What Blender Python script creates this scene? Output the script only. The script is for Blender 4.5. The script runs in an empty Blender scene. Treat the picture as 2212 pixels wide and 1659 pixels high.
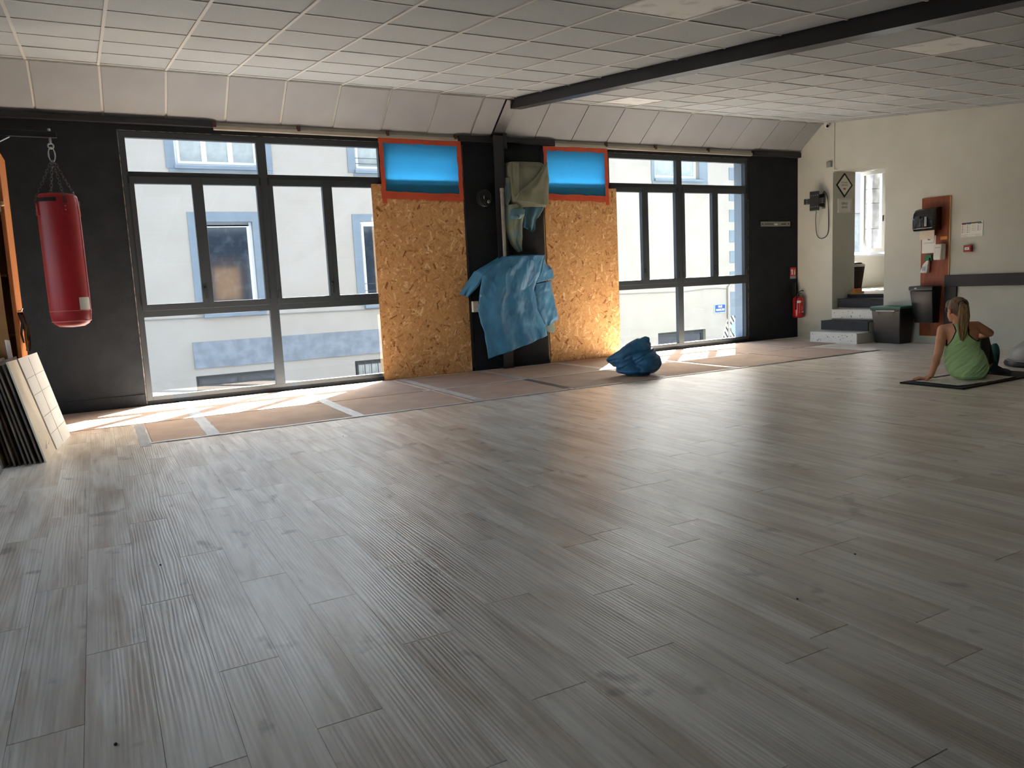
import bpy, bmesh, math, random
from mathutils import Vector, Matrix, noise
random.seed(7)
scn = bpy.context.scene
COL = scn.collection

# ------------------------------------------------------------------ camera
CAM = Vector((0.0, -9.238, 1.149))
R_ = Vector((0.877297, -0.477619, -0.047213)); U_ = Vector((0.103815, 0.092720, 0.990265)); F_ = Vector((0.468593, 0.873655, -0.130927))
cd = bpy.data.cameras.new('camera'); cam = bpy.data.objects.new('camera', cd); COL.objects.link(cam)
cd.sensor_fit = 'HORIZONTAL'; cd.sensor_width = 36.0; cd.lens = 1654.05 / 2212 * 36.0; cd.clip_start = 0.05; cd.clip_end = 300
F_.normalize(); R_ = (R_ - F_ * R_.dot(F_)).normalized(); U_ = R_.cross(F_)
m = Matrix((R_, U_, -F_)).transposed().to_4x4(); m.translation = CAM
cam.matrix_world = m
scn.camera = cam

# ------------------------------------------------------------------ sky, sun, exposure
SUN_DIR = Vector((-0.64, -0.64, -1.0)).normalized()
w = bpy.data.worlds.new('world'); scn.world = w; w.use_nodes = True
nt = w.node_tree; nt.nodes.clear()
sky = nt.nodes.new('ShaderNodeTexSky'); sky.sky_type = 'NISHITA'; sky.sun_disc = False
sky.sun_elevation = math.radians(47.8); sky.sun_rotation = math.radians(45.0); sky.dust_density = 4.0; sky.ozone_density = 0.4
bg = nt.nodes.new('ShaderNodeBackground'); bg.inputs[1].default_value = 0.38
wo = nt.nodes.new('ShaderNodeOutputWorld')
nt.links.new(sky.outputs[0], bg.inputs[0]); nt.links.new(bg.outputs[0], wo.inputs[0])
sl = bpy.data.lights.new('sun', 'SUN'); sl.energy = 38.0; sl.angle = math.radians(0.53); sl.color = (0.96, 0.98, 1.0)
so = bpy.data.objects.new('sun', sl); COL.objects.link(so)
so.rotation_euler = SUN_DIR.to_track_quat('-Z', 'Y').to_euler(); so.location = (12, 12, 14)
vs = scn.view_settings
vs.view_transform = 'Standard'; vs.look = 'None'; vs.gamma = 1.0; vs.use_curve_mapping = False
vs.exposure = 2.18
scn.cycles.use_denoising = True
scn.cycles.max_bounces = 12; scn.cycles.diffuse_bounces = 8; scn.cycles.glossy_bounces = 4
scn.cycles.transparent_max_bounces = 12; scn.cycles.sample_clamp_indirect = 8.0
scn.cycles.caustics_reflective = False; scn.cycles.caustics_refractive = False

# ------------------------------------------------------------------ materials
def C(r, g, b):
    f = lambda v: (v / 255 / 12.92) if v / 255 <= 0.04045 else ((v / 255 + 0.055) / 1.055) ** 2.4
    return (f(r), f(g), f(b), 1.0)
MATS = {}
def mat(name, col, rough=0.6, metal=0.0, spec=0.5, c2=None, scale=8.0, stretch=(1, 1, 1), detail=4.0,
        bump=0.0, bscale=None, bstretch=None, rnd=0.0, lo=0.35, hi=0.65, alpha=None, dist=0.0, island=False, bdist=0.01):
    """principled; optional two-tone noise colour (c2), noise bump, and per-object tone shift (rnd)"""
    mt = bpy.data.materials.new(name); mt.use_nodes = True
    n = mt.node_tree.nodes; l = mt.node_tree.links
    b = n['Principled BSDF']; b.inputs['Base Color'].default_value = col
    b.inputs['Roughness'].default_value = rough; b.inputs['Metallic'].default_value = metal
    b.inputs['Specular IOR Level'].default_value = spec
    src = None
    if c2 is not None or bump:
        tc = n.new('ShaderNodeTexCoord')
    def coords(st):
        mp = n.new('ShaderNodeMapping'); mp.inputs['Scale'].default_value = st
        l.new(tc.outputs['Object'], mp.inputs['Vector'])
        if rnd:
            oi = n.new('ShaderNodeObjectInfo'); mu = n.new('ShaderNodeMath'); mu.operation = 'MULTIPLY'; mu.inputs[1].default_value = 37.0
            l.new(oi.outputs['Random'], mu.inputs[0]); l.new(mu.outputs[0], mp.inputs['Location'])
        return mp.outputs[0]
    if c2 is not None:
        tx = n.new('ShaderNodeTexNoise'); tx.inputs['Scale'].default_value = scale; tx.inputs['Detail'].default_value = detail
        tx.inputs['Distortion'].default_value = dist
        l.new(coords(stretch), tx.inputs['Vector'])
        rp = n.new('ShaderNodeValToRGB'); rp.color_ramp.elements[0].position = lo; rp.color_ramp.elements[1].position = hi
        rp.color_ramp.elements[0].color = col; rp.color_ramp.elements[1].color = c2
        l.new(tx.outputs['Fac'], rp.inputs['Fac']); src = rp.outputs['Color']
    if rnd:
        if island:
            g = n.new('ShaderNodeNewGeometry'); r = g.outputs['Random Per Island']
        else:
            oi = n.new('ShaderNodeObjectInfo'); r = oi.outputs['Random']
        mr = n.new('ShaderNodeMapRange'); mr.inputs['To Min'].default_value = 1 - rnd; mr.inputs['To Max'].default_value = 1 + rnd
        l.new(r, mr.inputs['Value'])
        hs = n.new('ShaderNodeHueSaturation')
        if src: l.new(src, hs.inputs['Color'])
        else: hs.inputs['Color'].default_value = col
        l.new(mr.outputs[0], hs.inputs['Value']); src = hs.outputs[0]
    if src: l.new(src, b.inputs['Base Color'])
    if bump:
        tb = n.new('ShaderNodeTexNoise'); tb.inputs['Scale'].default_value = bscale or scale; tb.inputs['Detail'].default_value = 5
        l.new(coords(bstretch or stretch), tb.inputs['Vector'])
        bp = n.new('ShaderNodeBump'); bp.inputs['Strength'].default_value = bump; bp.inputs['Distance'].default_value = bdist
        l.new(tb.outputs['Fac'], bp.inputs['Height']); l.new(bp.outputs[0], b.inputs['Normal'])
    MATS[name] = mt
    return mt

M = MATS
mat('black_plaster', C(25, 29, 34), 0.85, c2=C(32, 36, 41), scale=5, bump=0.55, bscale=38, spec=0.3)
mat('black_paint', C(34, 34, 38), 0.5, spec=0.4)
mat('black_steel', C(30, 30, 34), 0.38, spec=0.5, c2=C(36, 36, 41), scale=6)
mat('anthracite', C(47, 53, 58), 0.42, spec=0.5)
mat('gasket', C(18, 20, 22), 0.6)
mat('cream_wall', C(202, 202, 192), 0.9, c2=C(195, 195, 185), scale=2.2, bump=0.12, bscale=60, spec=0.2)
mat('white_wall', C(222, 218, 208), 0.9, c2=C(214, 209, 198), scale=2.0, bump=0.1, bscale=50, spec=0.2)
mat('plaster_gap', C(150, 146, 138), 0.9, c2=C(60, 58, 56), scale=14)
mat('tile', C(173, 178, 179), 0.95, c2=C(160, 165, 166), scale=150, detail=2, rnd=0.05, bump=0.25, bscale=220, spec=0.15)
mat('tile_white', C(212, 214, 211), 0.7, c2=C(170, 170, 167), scale=5, lo=0.56, hi=0.72, spec=0.3)
mat('grid', C(190, 190, 184), 0.5, spec=0.3)
mat('slope', C(154, 156, 158), 0.85, rnd=0.03, c2=C(149, 151, 153), scale=3, spec=0.2)
mat('rail_pale', C(170, 165, 154), 0.75, c2=C(156, 150, 138), scale=4, stretch=(0.4, 4, 4))
mat('bracket', C(74, 48, 40), 0.7)
mat('subfloor', C(92, 86, 80), 0.9)
mat('cardboard', C(182, 160, 144), 0.9, c2=C(172, 150, 134), scale=4, rnd=0.05, spec=0.15, bump=0.05, bscale=90)
mat('tape_grey', C(188, 190, 192), 0.35, c2=C(164, 166, 170), scale=20, stretch=(1, 0.2, 1))
mat('tape_pale', C(206, 204, 200), 0.5, c2=C(176, 174, 172), scale=14)
mat('tape_dark', C(66, 56, 54), 0.6)
mat('orange_tape', C(196, 80, 48), 0.55, c2=C(184, 70, 42), scale=7, bump=0.1, bscale=20)
mat('osb_core', C(196, 150, 96), 0.8)
mat('osb_edge', C(140, 102, 62), 0.8)
mat('blue_tarp', C(72, 140, 182), 0.52, c2=C(56, 116, 160), scale=4, bump=0.35, bscale=24, spec=0.5)
mat('bag_blue', C(38, 104, 146), 0.4, c2=C(26, 82, 122), scale=6, bump=0.2, bscale=20, spec=0.5)
mat('green_canvas', C(124, 128, 108), 0.75, c2=C(110, 114, 96), scale=7, bump=0.15, bscale=12)
mat('drape_blue', C(66, 112, 138), 0.55, c2=C(92, 122, 126), scale=5, bump=0.2, bscale=16)
mat('drape', C(96, 128, 138), 0.6, c2=C(126, 130, 98), scale=6, bump=0.15, bscale=14)
mat('eyelet', C(200, 200, 200), 0.3, metal=0.9)
mat('red_vinyl', C(178, 34, 44), 0.42, c2=C(160, 28, 38), scale=3, bump=0.06, bscale=40, spec=0.45)
mat('red_piping', C(212, 120, 118), 0.5)
mat('chain', C(92, 90, 88), 0.4, metal=0.85)
mat('zinc', C(200, 202, 204), 0.3, metal=0.9)
mat('strap_black', C(22, 20, 22), 0.75)
mat('wood_orange', C(196, 122, 52), 0.5, c2=C(172, 98, 38), scale=3, stretch=(14, 14, 1))
mat('wood_tan', C(184, 136, 82), 0.7, c2=C(172, 124, 74), scale=6)
mat('wood_pale', C(224, 182, 122), 0.6)
mat('board_white', C(224, 222, 216), 0.85, c2=C(214, 212, 206), scale=4, rnd=0.03)
mat('board_ivory', C(232, 220, 200), 0.85, c2=C(222, 209, 188), scale=4)
mat('board_brown', C(128, 112, 96), 0.9, c2=C(88, 76, 66), scale=5, rnd=0.2)
mat('ink', C(40, 38, 38), 0.8)
mat('pen_grey', C(150, 148, 146), 0.9)
mat('white_plastic', C(226, 224, 216), 0.4)
mat('beige_plastic', C(216, 208, 190), 0.45)
mat('grey_metal', C(150, 150, 148), 0.35, metal=0.7)
mat('grey_pvc', C(150, 148, 142), 0.45, c2=C(132, 130, 124), scale=10)
mat('black_plastic', C(28, 28, 31), 0.35)
mat('black_gloss', C(20, 20, 24), 0.12)
mat('black_mat_', C(24, 24, 26), 0.9)
mat('smoke', C(84, 82, 92), 0.15)
mat('sign_red', C(196, 34, 44), 0.5)
mat('sign_white', C(236, 234, 228), 0.6)
mat('sign_grey', C(140, 164, 178), 0.6)
mat('sign_blue', C(28, 58, 128), 0.4)
mat('ext_red', C(176, 26, 34), 0.28, spec=0.6)
mat('step_white', C(232, 232, 226), 0.7, c2=C(224, 223, 216), scale=5)
mat('speck', C(40, 40, 40), 0.8)
mat('step_black', C(48, 50, 56), 0.75, c2=C(40, 42, 48), scale=9)
mat('brown_board', C(150, 74, 38), 0.5, c2=C(118, 54, 28), scale=3.2, stretch=(5, 5, 1), spec=0.45)
mat('orange_sticker', C(216, 140, 60), 0.6)
mat('green_plastic', C(30, 112, 62), 0.4)
mat('green_lid', C(40, 104, 84), 0.45)
mat('alarm_red', C(150, 24, 32), 0.4)
mat('mustard', C(200, 190, 70), 0.7); mat('teal', C(58, 128, 112), 0.7); mat('crimson', C(150, 36, 56), 0.7)
mat('navy_print', C(34, 40, 60), 0.7); mat('text_grey', C(128, 130, 132), 0.7)
mat('skin', C(214, 152, 118), 0.55, c2=C(202, 138, 106), scale=7, spec=0.35)
mat('hair', C(92, 68, 48), 0.5, c2=C(128, 98, 66), scale=16, stretch=(6, 6, 0.6), spec=0.4)
mat('hair_blond', C(164, 128, 84), 0.5, c2=C(108, 80, 52), scale=14, stretch=(8, 8, 0.5), spec=0.4)
mat('tank_green', C(176, 206, 148), 0.85, c2=C(164, 196, 136), scale=6, bump=0.12, bscale=25)
mat('leggings', C(26, 28, 36), 0.75)
mat('shoe_teal', C(34, 92, 84), 0.7); mat('shoe_navy', C(34, 52, 68), 0.65); mat('rubber', C(60, 62, 64), 0.8)
mat('mat_black', C(26, 24, 24), 0.85, bump=0.2, bscale=60)
mat('towel', C(228, 220, 206), 0.95, c2=C(206, 196, 182), scale=9, bump=0.3, bscale=60)
mat('bosu', C(176, 176, 172), 0.4, c2=C(160, 160, 156), scale=4, spec=0.5)
mat('facade', C(154, 146, 138), 0.95, c2=C(149, 141, 132), scale=1.6, bump=0.15, bscale=45, spec=0.1)
mat('facade_blue', C(114, 123, 131), 0.9, c2=C(106, 115, 123), scale=3, bump=0.2, bscale=20, spec=0.15)
mat('band_blue', C(126, 130, 136), 0.9, c2=C(108, 112, 119), scale=5, bump=0.35, bscale=16, spec=0.15)
mat('pvc_white', C(204, 207, 212), 0.35)
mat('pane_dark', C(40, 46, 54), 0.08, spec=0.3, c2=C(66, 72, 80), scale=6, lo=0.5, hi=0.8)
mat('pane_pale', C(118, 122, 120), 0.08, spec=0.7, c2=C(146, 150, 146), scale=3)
mat('iron', C(40, 42, 46), 0.5)
mat('cable_grey', C(120, 116, 112), 0.7)
mat('asphalt', C(92, 90, 90), 0.95, c2=C(80, 78, 78), scale=20)
mat('stone', C(140, 134, 136), 0.95, c2=C(108, 102, 106), scale=6, bump=0.5, bscale=14, rnd=0.08)
mat('stain', C(206, 186, 148), 0.95)
mat('exterior', C(78, 84, 92), 0.9); mat('reveal', C(128, 138, 150), 0.9)
mat('grey_floor', C(196, 186, 176), 0.6)
mat('wicker', C(72, 56, 48), 0.8, c2=C(48, 36, 32), scale=60, bump=0.6, bscale=90)

def floor_material(name, island):
    mt = bpy.data.materials.new(name); mt.use_nodes = True; n = mt.node_tree.nodes; l = mt.node_tree.links
    b = n['Principled BSDF']
    tc = n.new('ShaderNodeTexCoord'); g = n.new('ShaderNodeNewGeometry'); oi = n.new('ShaderNodeObjectInfo')
    r = g.outputs['Random Per Island'] if island else oi.outputs['Random']
    mu = n.new('ShaderNodeMath'); mu.operation = 'MULTIPLY'; mu.inputs[1].default_value = 53.0; l.new(r, mu.inputs[0])
    cb = n.new('ShaderNodeCombineXYZ'); l.new(mu.outputs[0], cb.inputs[0]); l.new(mu.outputs[0], cb.inputs[1]); l.new(mu.outputs[0], cb.inputs[2])
    ad = n.new('ShaderNodeVectorMath'); ad.operation = 'ADD'; l.new(g.outputs['Position'], ad.inputs[0]); l.new(cb.outputs[0], ad.inputs[1])
    def tex(st, det, dist=0.0):
        mp = n.new('ShaderNodeMapping'); mp.inputs['Scale'].default_value = st; l.new(ad.outputs[0], mp.inputs['Vector'])
        t = n.new('ShaderNodeTexNoise'); t.inputs['Scale'].default_value = 1.0; t.inputs['Detail'].default_value = det
        t.inputs['Distortion'].default_value = dist
        l.new(mp.outputs[0], t.inputs['Vector']); return t
    broad = tex((7, 1.1, 1), 6, 0.8); streak = tex((46, 1.8, 1), 5, 0.3); fine = tex((260, 9, 1), 4); knot = tex((7, 5, 1), 3)
    rp = n.new('ShaderNodeValToRGB'); e = rp.color_ramp.elements
    e[0].position = 0.30; e[0].color = C(204, 186, 166); e[1].position = 0.60; e[1].color = C(244, 234, 220)
    l.new(broad.outputs['Fac'], rp.inputs['Fac'])
    rs = n.new('ShaderNodeValToRGB'); e = rs.color_ramp.elements
    e[0].position = 0.32; e[0].color = (0.66, 0.64, 0.63, 1); e[1].position = 0.55; e[1].color = (1, 1, 1, 1)
    l.new(streak.outputs['Fac'], rs.inputs['Fac'])
    m1 = n.new('ShaderNodeMixRGB'); m1.blend_type = 'MULTIPLY'; m1.inputs[0].default_value = 0.6
    l.new(rp.outputs[0], m1.inputs[1]); l.new(rs.outputs[0], m1.inputs[2])
    rk = n.new('ShaderNodeValToRGB'); e = rk.color_ramp.elements
    e[0].position = 0.27; e[0].color = (0.45, 0.43, 0.43, 1); e[1].position = 0.36; e[1].color = (1, 1, 1, 1)
    l.new(knot.outputs['Fac'], rk.inputs['Fac'])
    m2 = n.new('ShaderNodeMixRGB'); m2.blend_type = 'MULTIPLY'; m2.inputs[0].default_value = 0.7
    l.new(m1.outputs[0], m2.inputs[1]); l.new(rk.outputs[0], m2.inputs[2])
    mr = n.new('ShaderNodeMapRange'); mr.inputs['To Min'].default_value = 0.965; mr.inputs['To Max'].default_value = 1.035; l.new(r, mr.inputs['Value'])
    hs = n.new('ShaderNodeHueSaturation'); l.new(m2.outputs[0], hs.inputs['Color']); l.new(mr.outputs[0], hs.inputs['Value'])
    l.new(hs.outputs[0], b.inputs['Base Color'])
    # embossed wood grain: distorted bands along the plank
    mpw = n.new('ShaderNodeMapping'); mpw.inputs['Scale'].default_value = (8, 0.5, 1); l.new(ad.outputs[0], mpw.inputs['Vector'])
    wv = n.new('ShaderNodeTexWave'); wv.wave_type = 'BANDS'; wv.bands_direction = 'X'
    wv.inputs['Scale'].default_value = 2.6; wv.inputs['Distortion'].default_value = 13.0; wv.inputs['Detail'].default_value = 2.5; wv.inputs['Detail Scale'].default_value = 0.6
    l.new(mpw.outputs[0], wv.inputs['Vector'])
    ma = n.new('ShaderNodeMath'); ma.operation = 'ADD'; l.new(wv.outputs['Fac'], ma.inputs[0]); l.new(fine.outputs['Fac'], ma.inputs[1])
    bp = n.new('ShaderNodeBump'); bp.inputs['Strength'].default_value = 0.4; bp.inputs['Distance'].default_value = 0.0014
    l.new(ma.outputs[0], bp.inputs['Height']); l.new(bp.outputs[0], b.inputs['Normal'])
    rr = n.new('ShaderNodeMapRange'); rr.inputs['To Min'].default_value = 0.24; rr.inputs['To Max'].default_value = 0.36
    l.new(streak.outputs['Fac'], rr.inputs['Value']); l.new(rr.outputs[0], b.inputs['Roughness'])
    b.inputs['Specular IOR Level'].default_value = 0.75
    MATS[name] = mt
floor_material('plank', False); floor_material('plank_far', True)

def osb_material():
    mt = bpy.data.materials.new('osb_flake'); mt.use_nodes = True; n = mt.node_tree.nodes; l = mt.node_tree.links
    b = n['Principled BSDF']; g = n.new('ShaderNodeNewGeometry'); rp = n.new('ShaderNodeValToRGB'); cr = rp.color_ramp
    stops = [(0.0, C(138, 88, 46)), (0.05, C(172, 120, 72)), (0.14, C(196, 146, 94)), (0.5, C(206, 157, 104)), (0.88, C(214, 168, 116)), (1.0, C(236, 202, 154))]
    cr.elements[0].position, cr.elements[0].color = stops[0]; cr.elements[1].position, cr.elements[1].color = stops[-1]
    for p, c in stops[1:-1]:
        e = cr.elements.new(p); e.color = c
    l.new(g.outputs['Random Per Island'], rp.inputs[0])
    l.new(rp.outputs[0], b.inputs['Base Color']); b.inputs['Roughness'].default_value = 0.7; b.inputs['Specular IOR Level'].default_value = 0.25
    MATS['osb_flake'] = mt
osb_material()

def glass_material():
    mt = bpy.data.materials.new('glass'); mt.use_nodes = True; n = mt.node_tree.nodes; l = mt.node_tree.links; n.clear()
    o = n.new('ShaderNodeOutputMaterial'); t = n.new('ShaderNodeBsdfTransparent'); t.inputs[0].default_value = (0.93, 0.96, 0.95, 1)
    gl = n.new('ShaderNodeBsdfGlossy'); gl.inputs['Roughness'].default_value = 0.0
    lw = n.new('ShaderNodeLayerWeight'); lw.inputs[0].default_value = 0.5
    pw = n.new('ShaderNodeMath'); pw.operation = 'POWER'; pw.inputs[1].default_value = 5.0; l.new(lw.outputs['Facing'], pw.inputs[0])
    fr = n.new('ShaderNodeMath'); fr.operation = 'MULTIPLY_ADD'; fr.inputs[1].default_value = 0.7; fr.inputs[2].default_value = 0.035; l.new(pw.outputs[0], fr.inputs[0])
    mx = n.new('ShaderNodeMixShader'); l.new(fr.outputs[0], mx.inputs[0]); l.new(t.outputs[0], mx.inputs[1]); l.new(gl.outputs[0], mx.inputs[2]); l.new(mx.outputs[0], o.inputs[0])
    MATS['glass'] = mt
    mt = bpy.data.materials.new('blue_film'); mt.use_nodes = True; n = mt.node_tree.nodes; l = mt.node_tree.links; n.clear()
    o = n.new('ShaderNodeOutputMaterial'); tr = n.new('ShaderNodeBsdfTranslucent'); tr.inputs[0].default_value = (0.05, 0.42, 0.80, 1)
    di = n.new('ShaderNodeBsdfPrincipled'); di.inputs['Base Color'].default_value = C(60, 150, 205); di.inputs['Roughness'].default_value = 0.35
    mx = n.new('ShaderNodeMixShader'); mx.inputs[0].default_value = 0.35
    l.new(tr.outputs[0], mx.inputs[1]); l.new(di.outputs[0], mx.inputs[2]); l.new(mx.outputs[0], o.inputs[0])
    tc = n.new('ShaderNodeTexCoord'); tb = n.new('ShaderNodeTexNoise'); tb.inputs['Scale'].default_value = 9; tb.inputs['Distortion'].default_value = 1.2
    bp = n.new('ShaderNodeBump'); bp.inputs['Strength'].default_value = 0.3; bp.inputs['Distance'].default_value = 0.01
    l.new(tc.outputs['Object'], tb.inputs['Vector']); l.new(tb.outputs['Fac'], bp.inputs['Height']); l.new(bp.outputs[0], di.inputs['Normal']); l.new(bp.outputs[0], tr.inputs['Normal'])
    MATS['blue_film'] = mt
glass_material()

# ------------------------------------------------------------------ mesh helpers
class G:
    """geometry collector in world coordinates"""
    def __init__(s): s.v = []; s.f = []
    def add(s, vs, fs):
        k = len(s.v); s.v += [Vector(a) for a in vs]; s.f += [tuple(i + k for i in f) for f in fs]; return s
    def box(s, x0, x1, y0, y1, z0, z1):
        v = [(x0, y0, z0), (x1, y0, z0), (x1, y1, z0), (x0, y1, z0), (x0, y0, z1), (x1, y0, z1), (x1, y1, z1), (x0, y1, z1)]
        return s.add(v, [(0, 3, 2, 1), (4, 5, 6, 7), (0, 1, 5, 4), (1, 2, 6, 5), (2, 3, 7, 6), (3, 0, 4, 7)])
    def hexa(s, b, t):
        return s.add(list(b) + list(t), [(0, 3, 2, 1), (4, 5, 6, 7), (0, 1, 5, 4), (1, 2, 6, 5), (2, 3, 7, 6), (3, 0, 4, 7)])
    def prism(s, poly, d):
        """poly: list of 3D points, extruded by vector d"""
        k = len(poly); d = Vector(d); v = [Vector(p) for p in poly] + [Vector(p) + d for p in poly]
        f = [tuple(range(k)), tuple(range(2 * k - 1, k - 1, -1))] + [(i, i + k, (i + 1) % k + k, (i + 1) % k) for i in range(k)]
        return s.add(v, f)
    def tube(s, pts, r, n=10, cap=True, flat=1.0):
        pts = [Vector(p) for p in pts]; rs = r if isinstance(r, (list, tuple)) else [r] * len(pts)
        rings = []; up = None
        for i, p in enumerate(pts):
            t = (pts[min(i + 1, len(pts) - 1)] - pts[max(i - 1, 0)]).normalized()
            if up is None: up = t.orthogonal().normalized()
            up = (up - t * up.dot(t)).normalized(); sd = t.cross(up)
            rings.append([p + (up * math.cos(2 * math.pi * j / n) * flat + sd * math.sin(2 * math.pi * j / n)) * rs[i] for j in range(n)])
        return s.rings(rings, cap)
    def rings(s, rings, cap=True, closed=True):
        n = len(rings[0]); v = [q for r in rings for q in r]; f = []
        for i in range(len(rings) - 1):
            for j in range(n if closed else n - 1):
                a = i * n + j; b2 = i * n + (j + 1) % n
                f.append((a, b2, b2 + n, a + n))
        if cap and closed:
            f.append(tuple(range(n - 1, -1, -1))); f.append(tuple(range((len(rings) - 1) * n, len(rings) * n)))
        return s.add(v, f)
    def lathe(s, c, prof, n=24, axis=(0, 0, 1)):
        """prof: list of (radius, height along axis)"""
        a = Vector(axis).normalized(); u = a.orthogonal().normalized(); w_ = a.cross(u); c = Vector(c)
        return s.rings([[c + a * h + (u * math.cos(2 * math.pi * j / n) + w_ * math.sin(2 * math.pi * j / n)) * max(r, 1e-4) for j in range(n)] for r, h in prof])
    def cyl(s, p0, p1, r, n=16): return s.tube([p0, p1], r, n)
    def ell(s, c, ax, nu=20, nv=12):
        """ellipsoid with the three axis vectors ax"""
        c = Vector(c); a, b, d = [Vector(q) for q in ax]
        return s.rings([[c + (a * math.cos(2 * math.pi * j / nu) + b * math.sin(2 * math.pi * j / nu)) * math.sin(max(1e-3, min(math.pi - 1e-3, math.pi * i / nv))) - d * math.cos(math.pi * i / nv) for j in range(nu)] for i in range(nv + 1)])
    def torus(s, c, a, b, R, r, n=16, k=6, sy=1.0):
        c = Vector(c); a = Vector(a).normalized(); b = Vector(b).normalized()
        pts = [c + a * math.cos(2 * math.pi * i / n) * R + b * math.sin(2 * math.pi * i / n) * R * sy for i in range(n)]
        nn = a.cross(b); rg = []
        for i in range(n):
            o = (pts[i] - c).normalized()
            rg.append([pts[i] + (o * math.cos(2 * math.pi * j / k) + nn * math.sin(2 * math.pi * j / k)) * r for j in range(k)])
        base = len(s.v); s.v += [q for r_ in rg for q in r_]
        for i in range(n):
            for j in range(k):
                s.f.append((base + i * k + j, base + i * k + (j + 1) % k, base + ((i + 1) % n) * k + (j + 1) % k, base + ((i + 1) % n) * k + j))
        return s

WLOC = {}
def link(name, mesh, material, parent, loc, label=None, cat=None, group=None, kind=None):
    o = bpy.data.objects.new(name, mesh); COL.objects.link(o)
    if material and mesh is not None and not mesh.materials: mesh.materials.append(M[material])
    pw = WLOC[parent.name] if parent else Vector((0, 0, 0))
    if parent: o.parent = parent
    o.location = Vector(loc) - pw; WLOC[o.name] = Vector(loc)
    tag(o, label, cat, group, kind)
    return o
def tag(o, label=None, cat=None, group=None, kind=None):
    if label: o['label'] = label
    if cat: o['category'] = cat
    if group: o['group'] = group
    if kind: o['kind'] = kind
    return o
def thing(name, label, cat, loc, group=None, kind=None):
    return link(name, None, None, None, loc, label, cat, group, kind)
def obj(name, g, material, parent=None, label=None, cat=None, group=None, kind=None, smooth=False, bevel=0.0, solid=0.0, origin=None):
    xs = [v.x for v in g.v]; ys = [v.y for v in g.v]; zs = [v.z for v in g.v]
    c = Vector(origin) if origin else Vector(((min(xs) + max(xs)) / 2, (min(ys) + max(ys)) / 2, min(zs)))
    me = bpy.data.meshes.new(name); me.from_pydata([v - c for v in g.v], [], g.f); me.update()
    bm = bmesh.new(); bm.from_mesh(me); bmesh.ops.recalc_face_normals(bm, faces=bm.faces)
    if bevel: bmesh.ops.bevel(bm, geom=[e for e in bm.edges if e.is_manifold and e.calc_face_angle(0) > 0.6], offset=bevel, segments=2, profile=0.6, affect='EDGES')
    bm.to_mesh(me); bm.free()
    if smooth:
        for p in me.polygons: p.use_smooth = True
        if smooth != 'all':
            try: me.set_sharp_from_angle(angle=math.radians(38))
            except Exception: pass
    o = link(name, me, material, parent, c, label, cat, group, kind)
    if solid:
        md = o.modifiers.new('thickness', 'SOLIDIFY'); md.thickness = solid; md.offset = 0
    return o
def copy_at(src, loc, parent=None, **kw):
    o = src.copy(); COL.objects.link(o); o.parent = parent
    pw = WLOC[parent.name] if parent else Vector((0, 0, 0))
    o.location = Vector(loc) - pw; WLOC[o.name] = Vector(loc); tag(o, **kw); return o
def B(*a): return G().box(*a)
def text(name, body, size, origin, xdir, ydir, material, parent, align='CENTER', bold=0.0, sx=1.0):
    """flat lettering as a thin mesh; xdir = reading direction, ydir = up"""
    cu = bpy.data.curves.new(name, 'FONT'); cu.body = body; cu.size = size; cu.align_x = align; cu.align_y = 'CENTER'; cu.offset = bold; cu.extrude = 0.0006; cu.resolution_u = 2
    t = bpy.data.objects.new(name + '_tmp', cu); COL.objects.link(t)
    dg = bpy.context.evaluated_depsgraph_get(); me = bpy.data.meshes.new_from_object(t.evaluated_get(dg))
    bpy.data.objects.remove(t); bpy.data.curves.remove(cu)
    X = Vector(xdir).normalized(); Y = Vector(ydir).normalized(); Z = X.cross(Y)
    for v in me.vertices: v.co = X * v.co.x * sx + Y * v.co.y + Z * v.co.z
    me.materials.clear()
    return link(name, me, material, parent, origin)
def smooth_path(P, n=6):
    P = [Vector(p) for p in P]; out = []
    for i in range(len(P) - 1):
        p0, p1, p2, p3 = P[max(i - 1, 0)], P[i], P[i + 1], P[min(i + 2, len(P) - 1)]
        for k in range(n):
            t = k / n; out.append(0.5 * ((2 * p1) + (p2 - p0) * t + (2 * p0 - 5 * p1 + 4 * p2 - p3) * t * t + (3 * p1 - p0 - 3 * p2 + p3) * t ** 3))
    return out + [P[-1]]
def lerp(a, b, t): return a + (b - a) * t
def poly_at(pts, t):
    pts = [Vector(p) for p in pts]; L = [0]
    for i in range(1, len(pts)): L.append(L[-1] + (pts[i] - pts[i - 1]).length)
    d = t * L[-1]
    for i in range(1, len(pts)):
        if d <= L[i] or i == len(pts) - 1:
            k = (d - L[i - 1]) / max(1e-9, L[i] - L[i - 1]); return pts[i - 1].lerp(pts[i], k)
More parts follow.
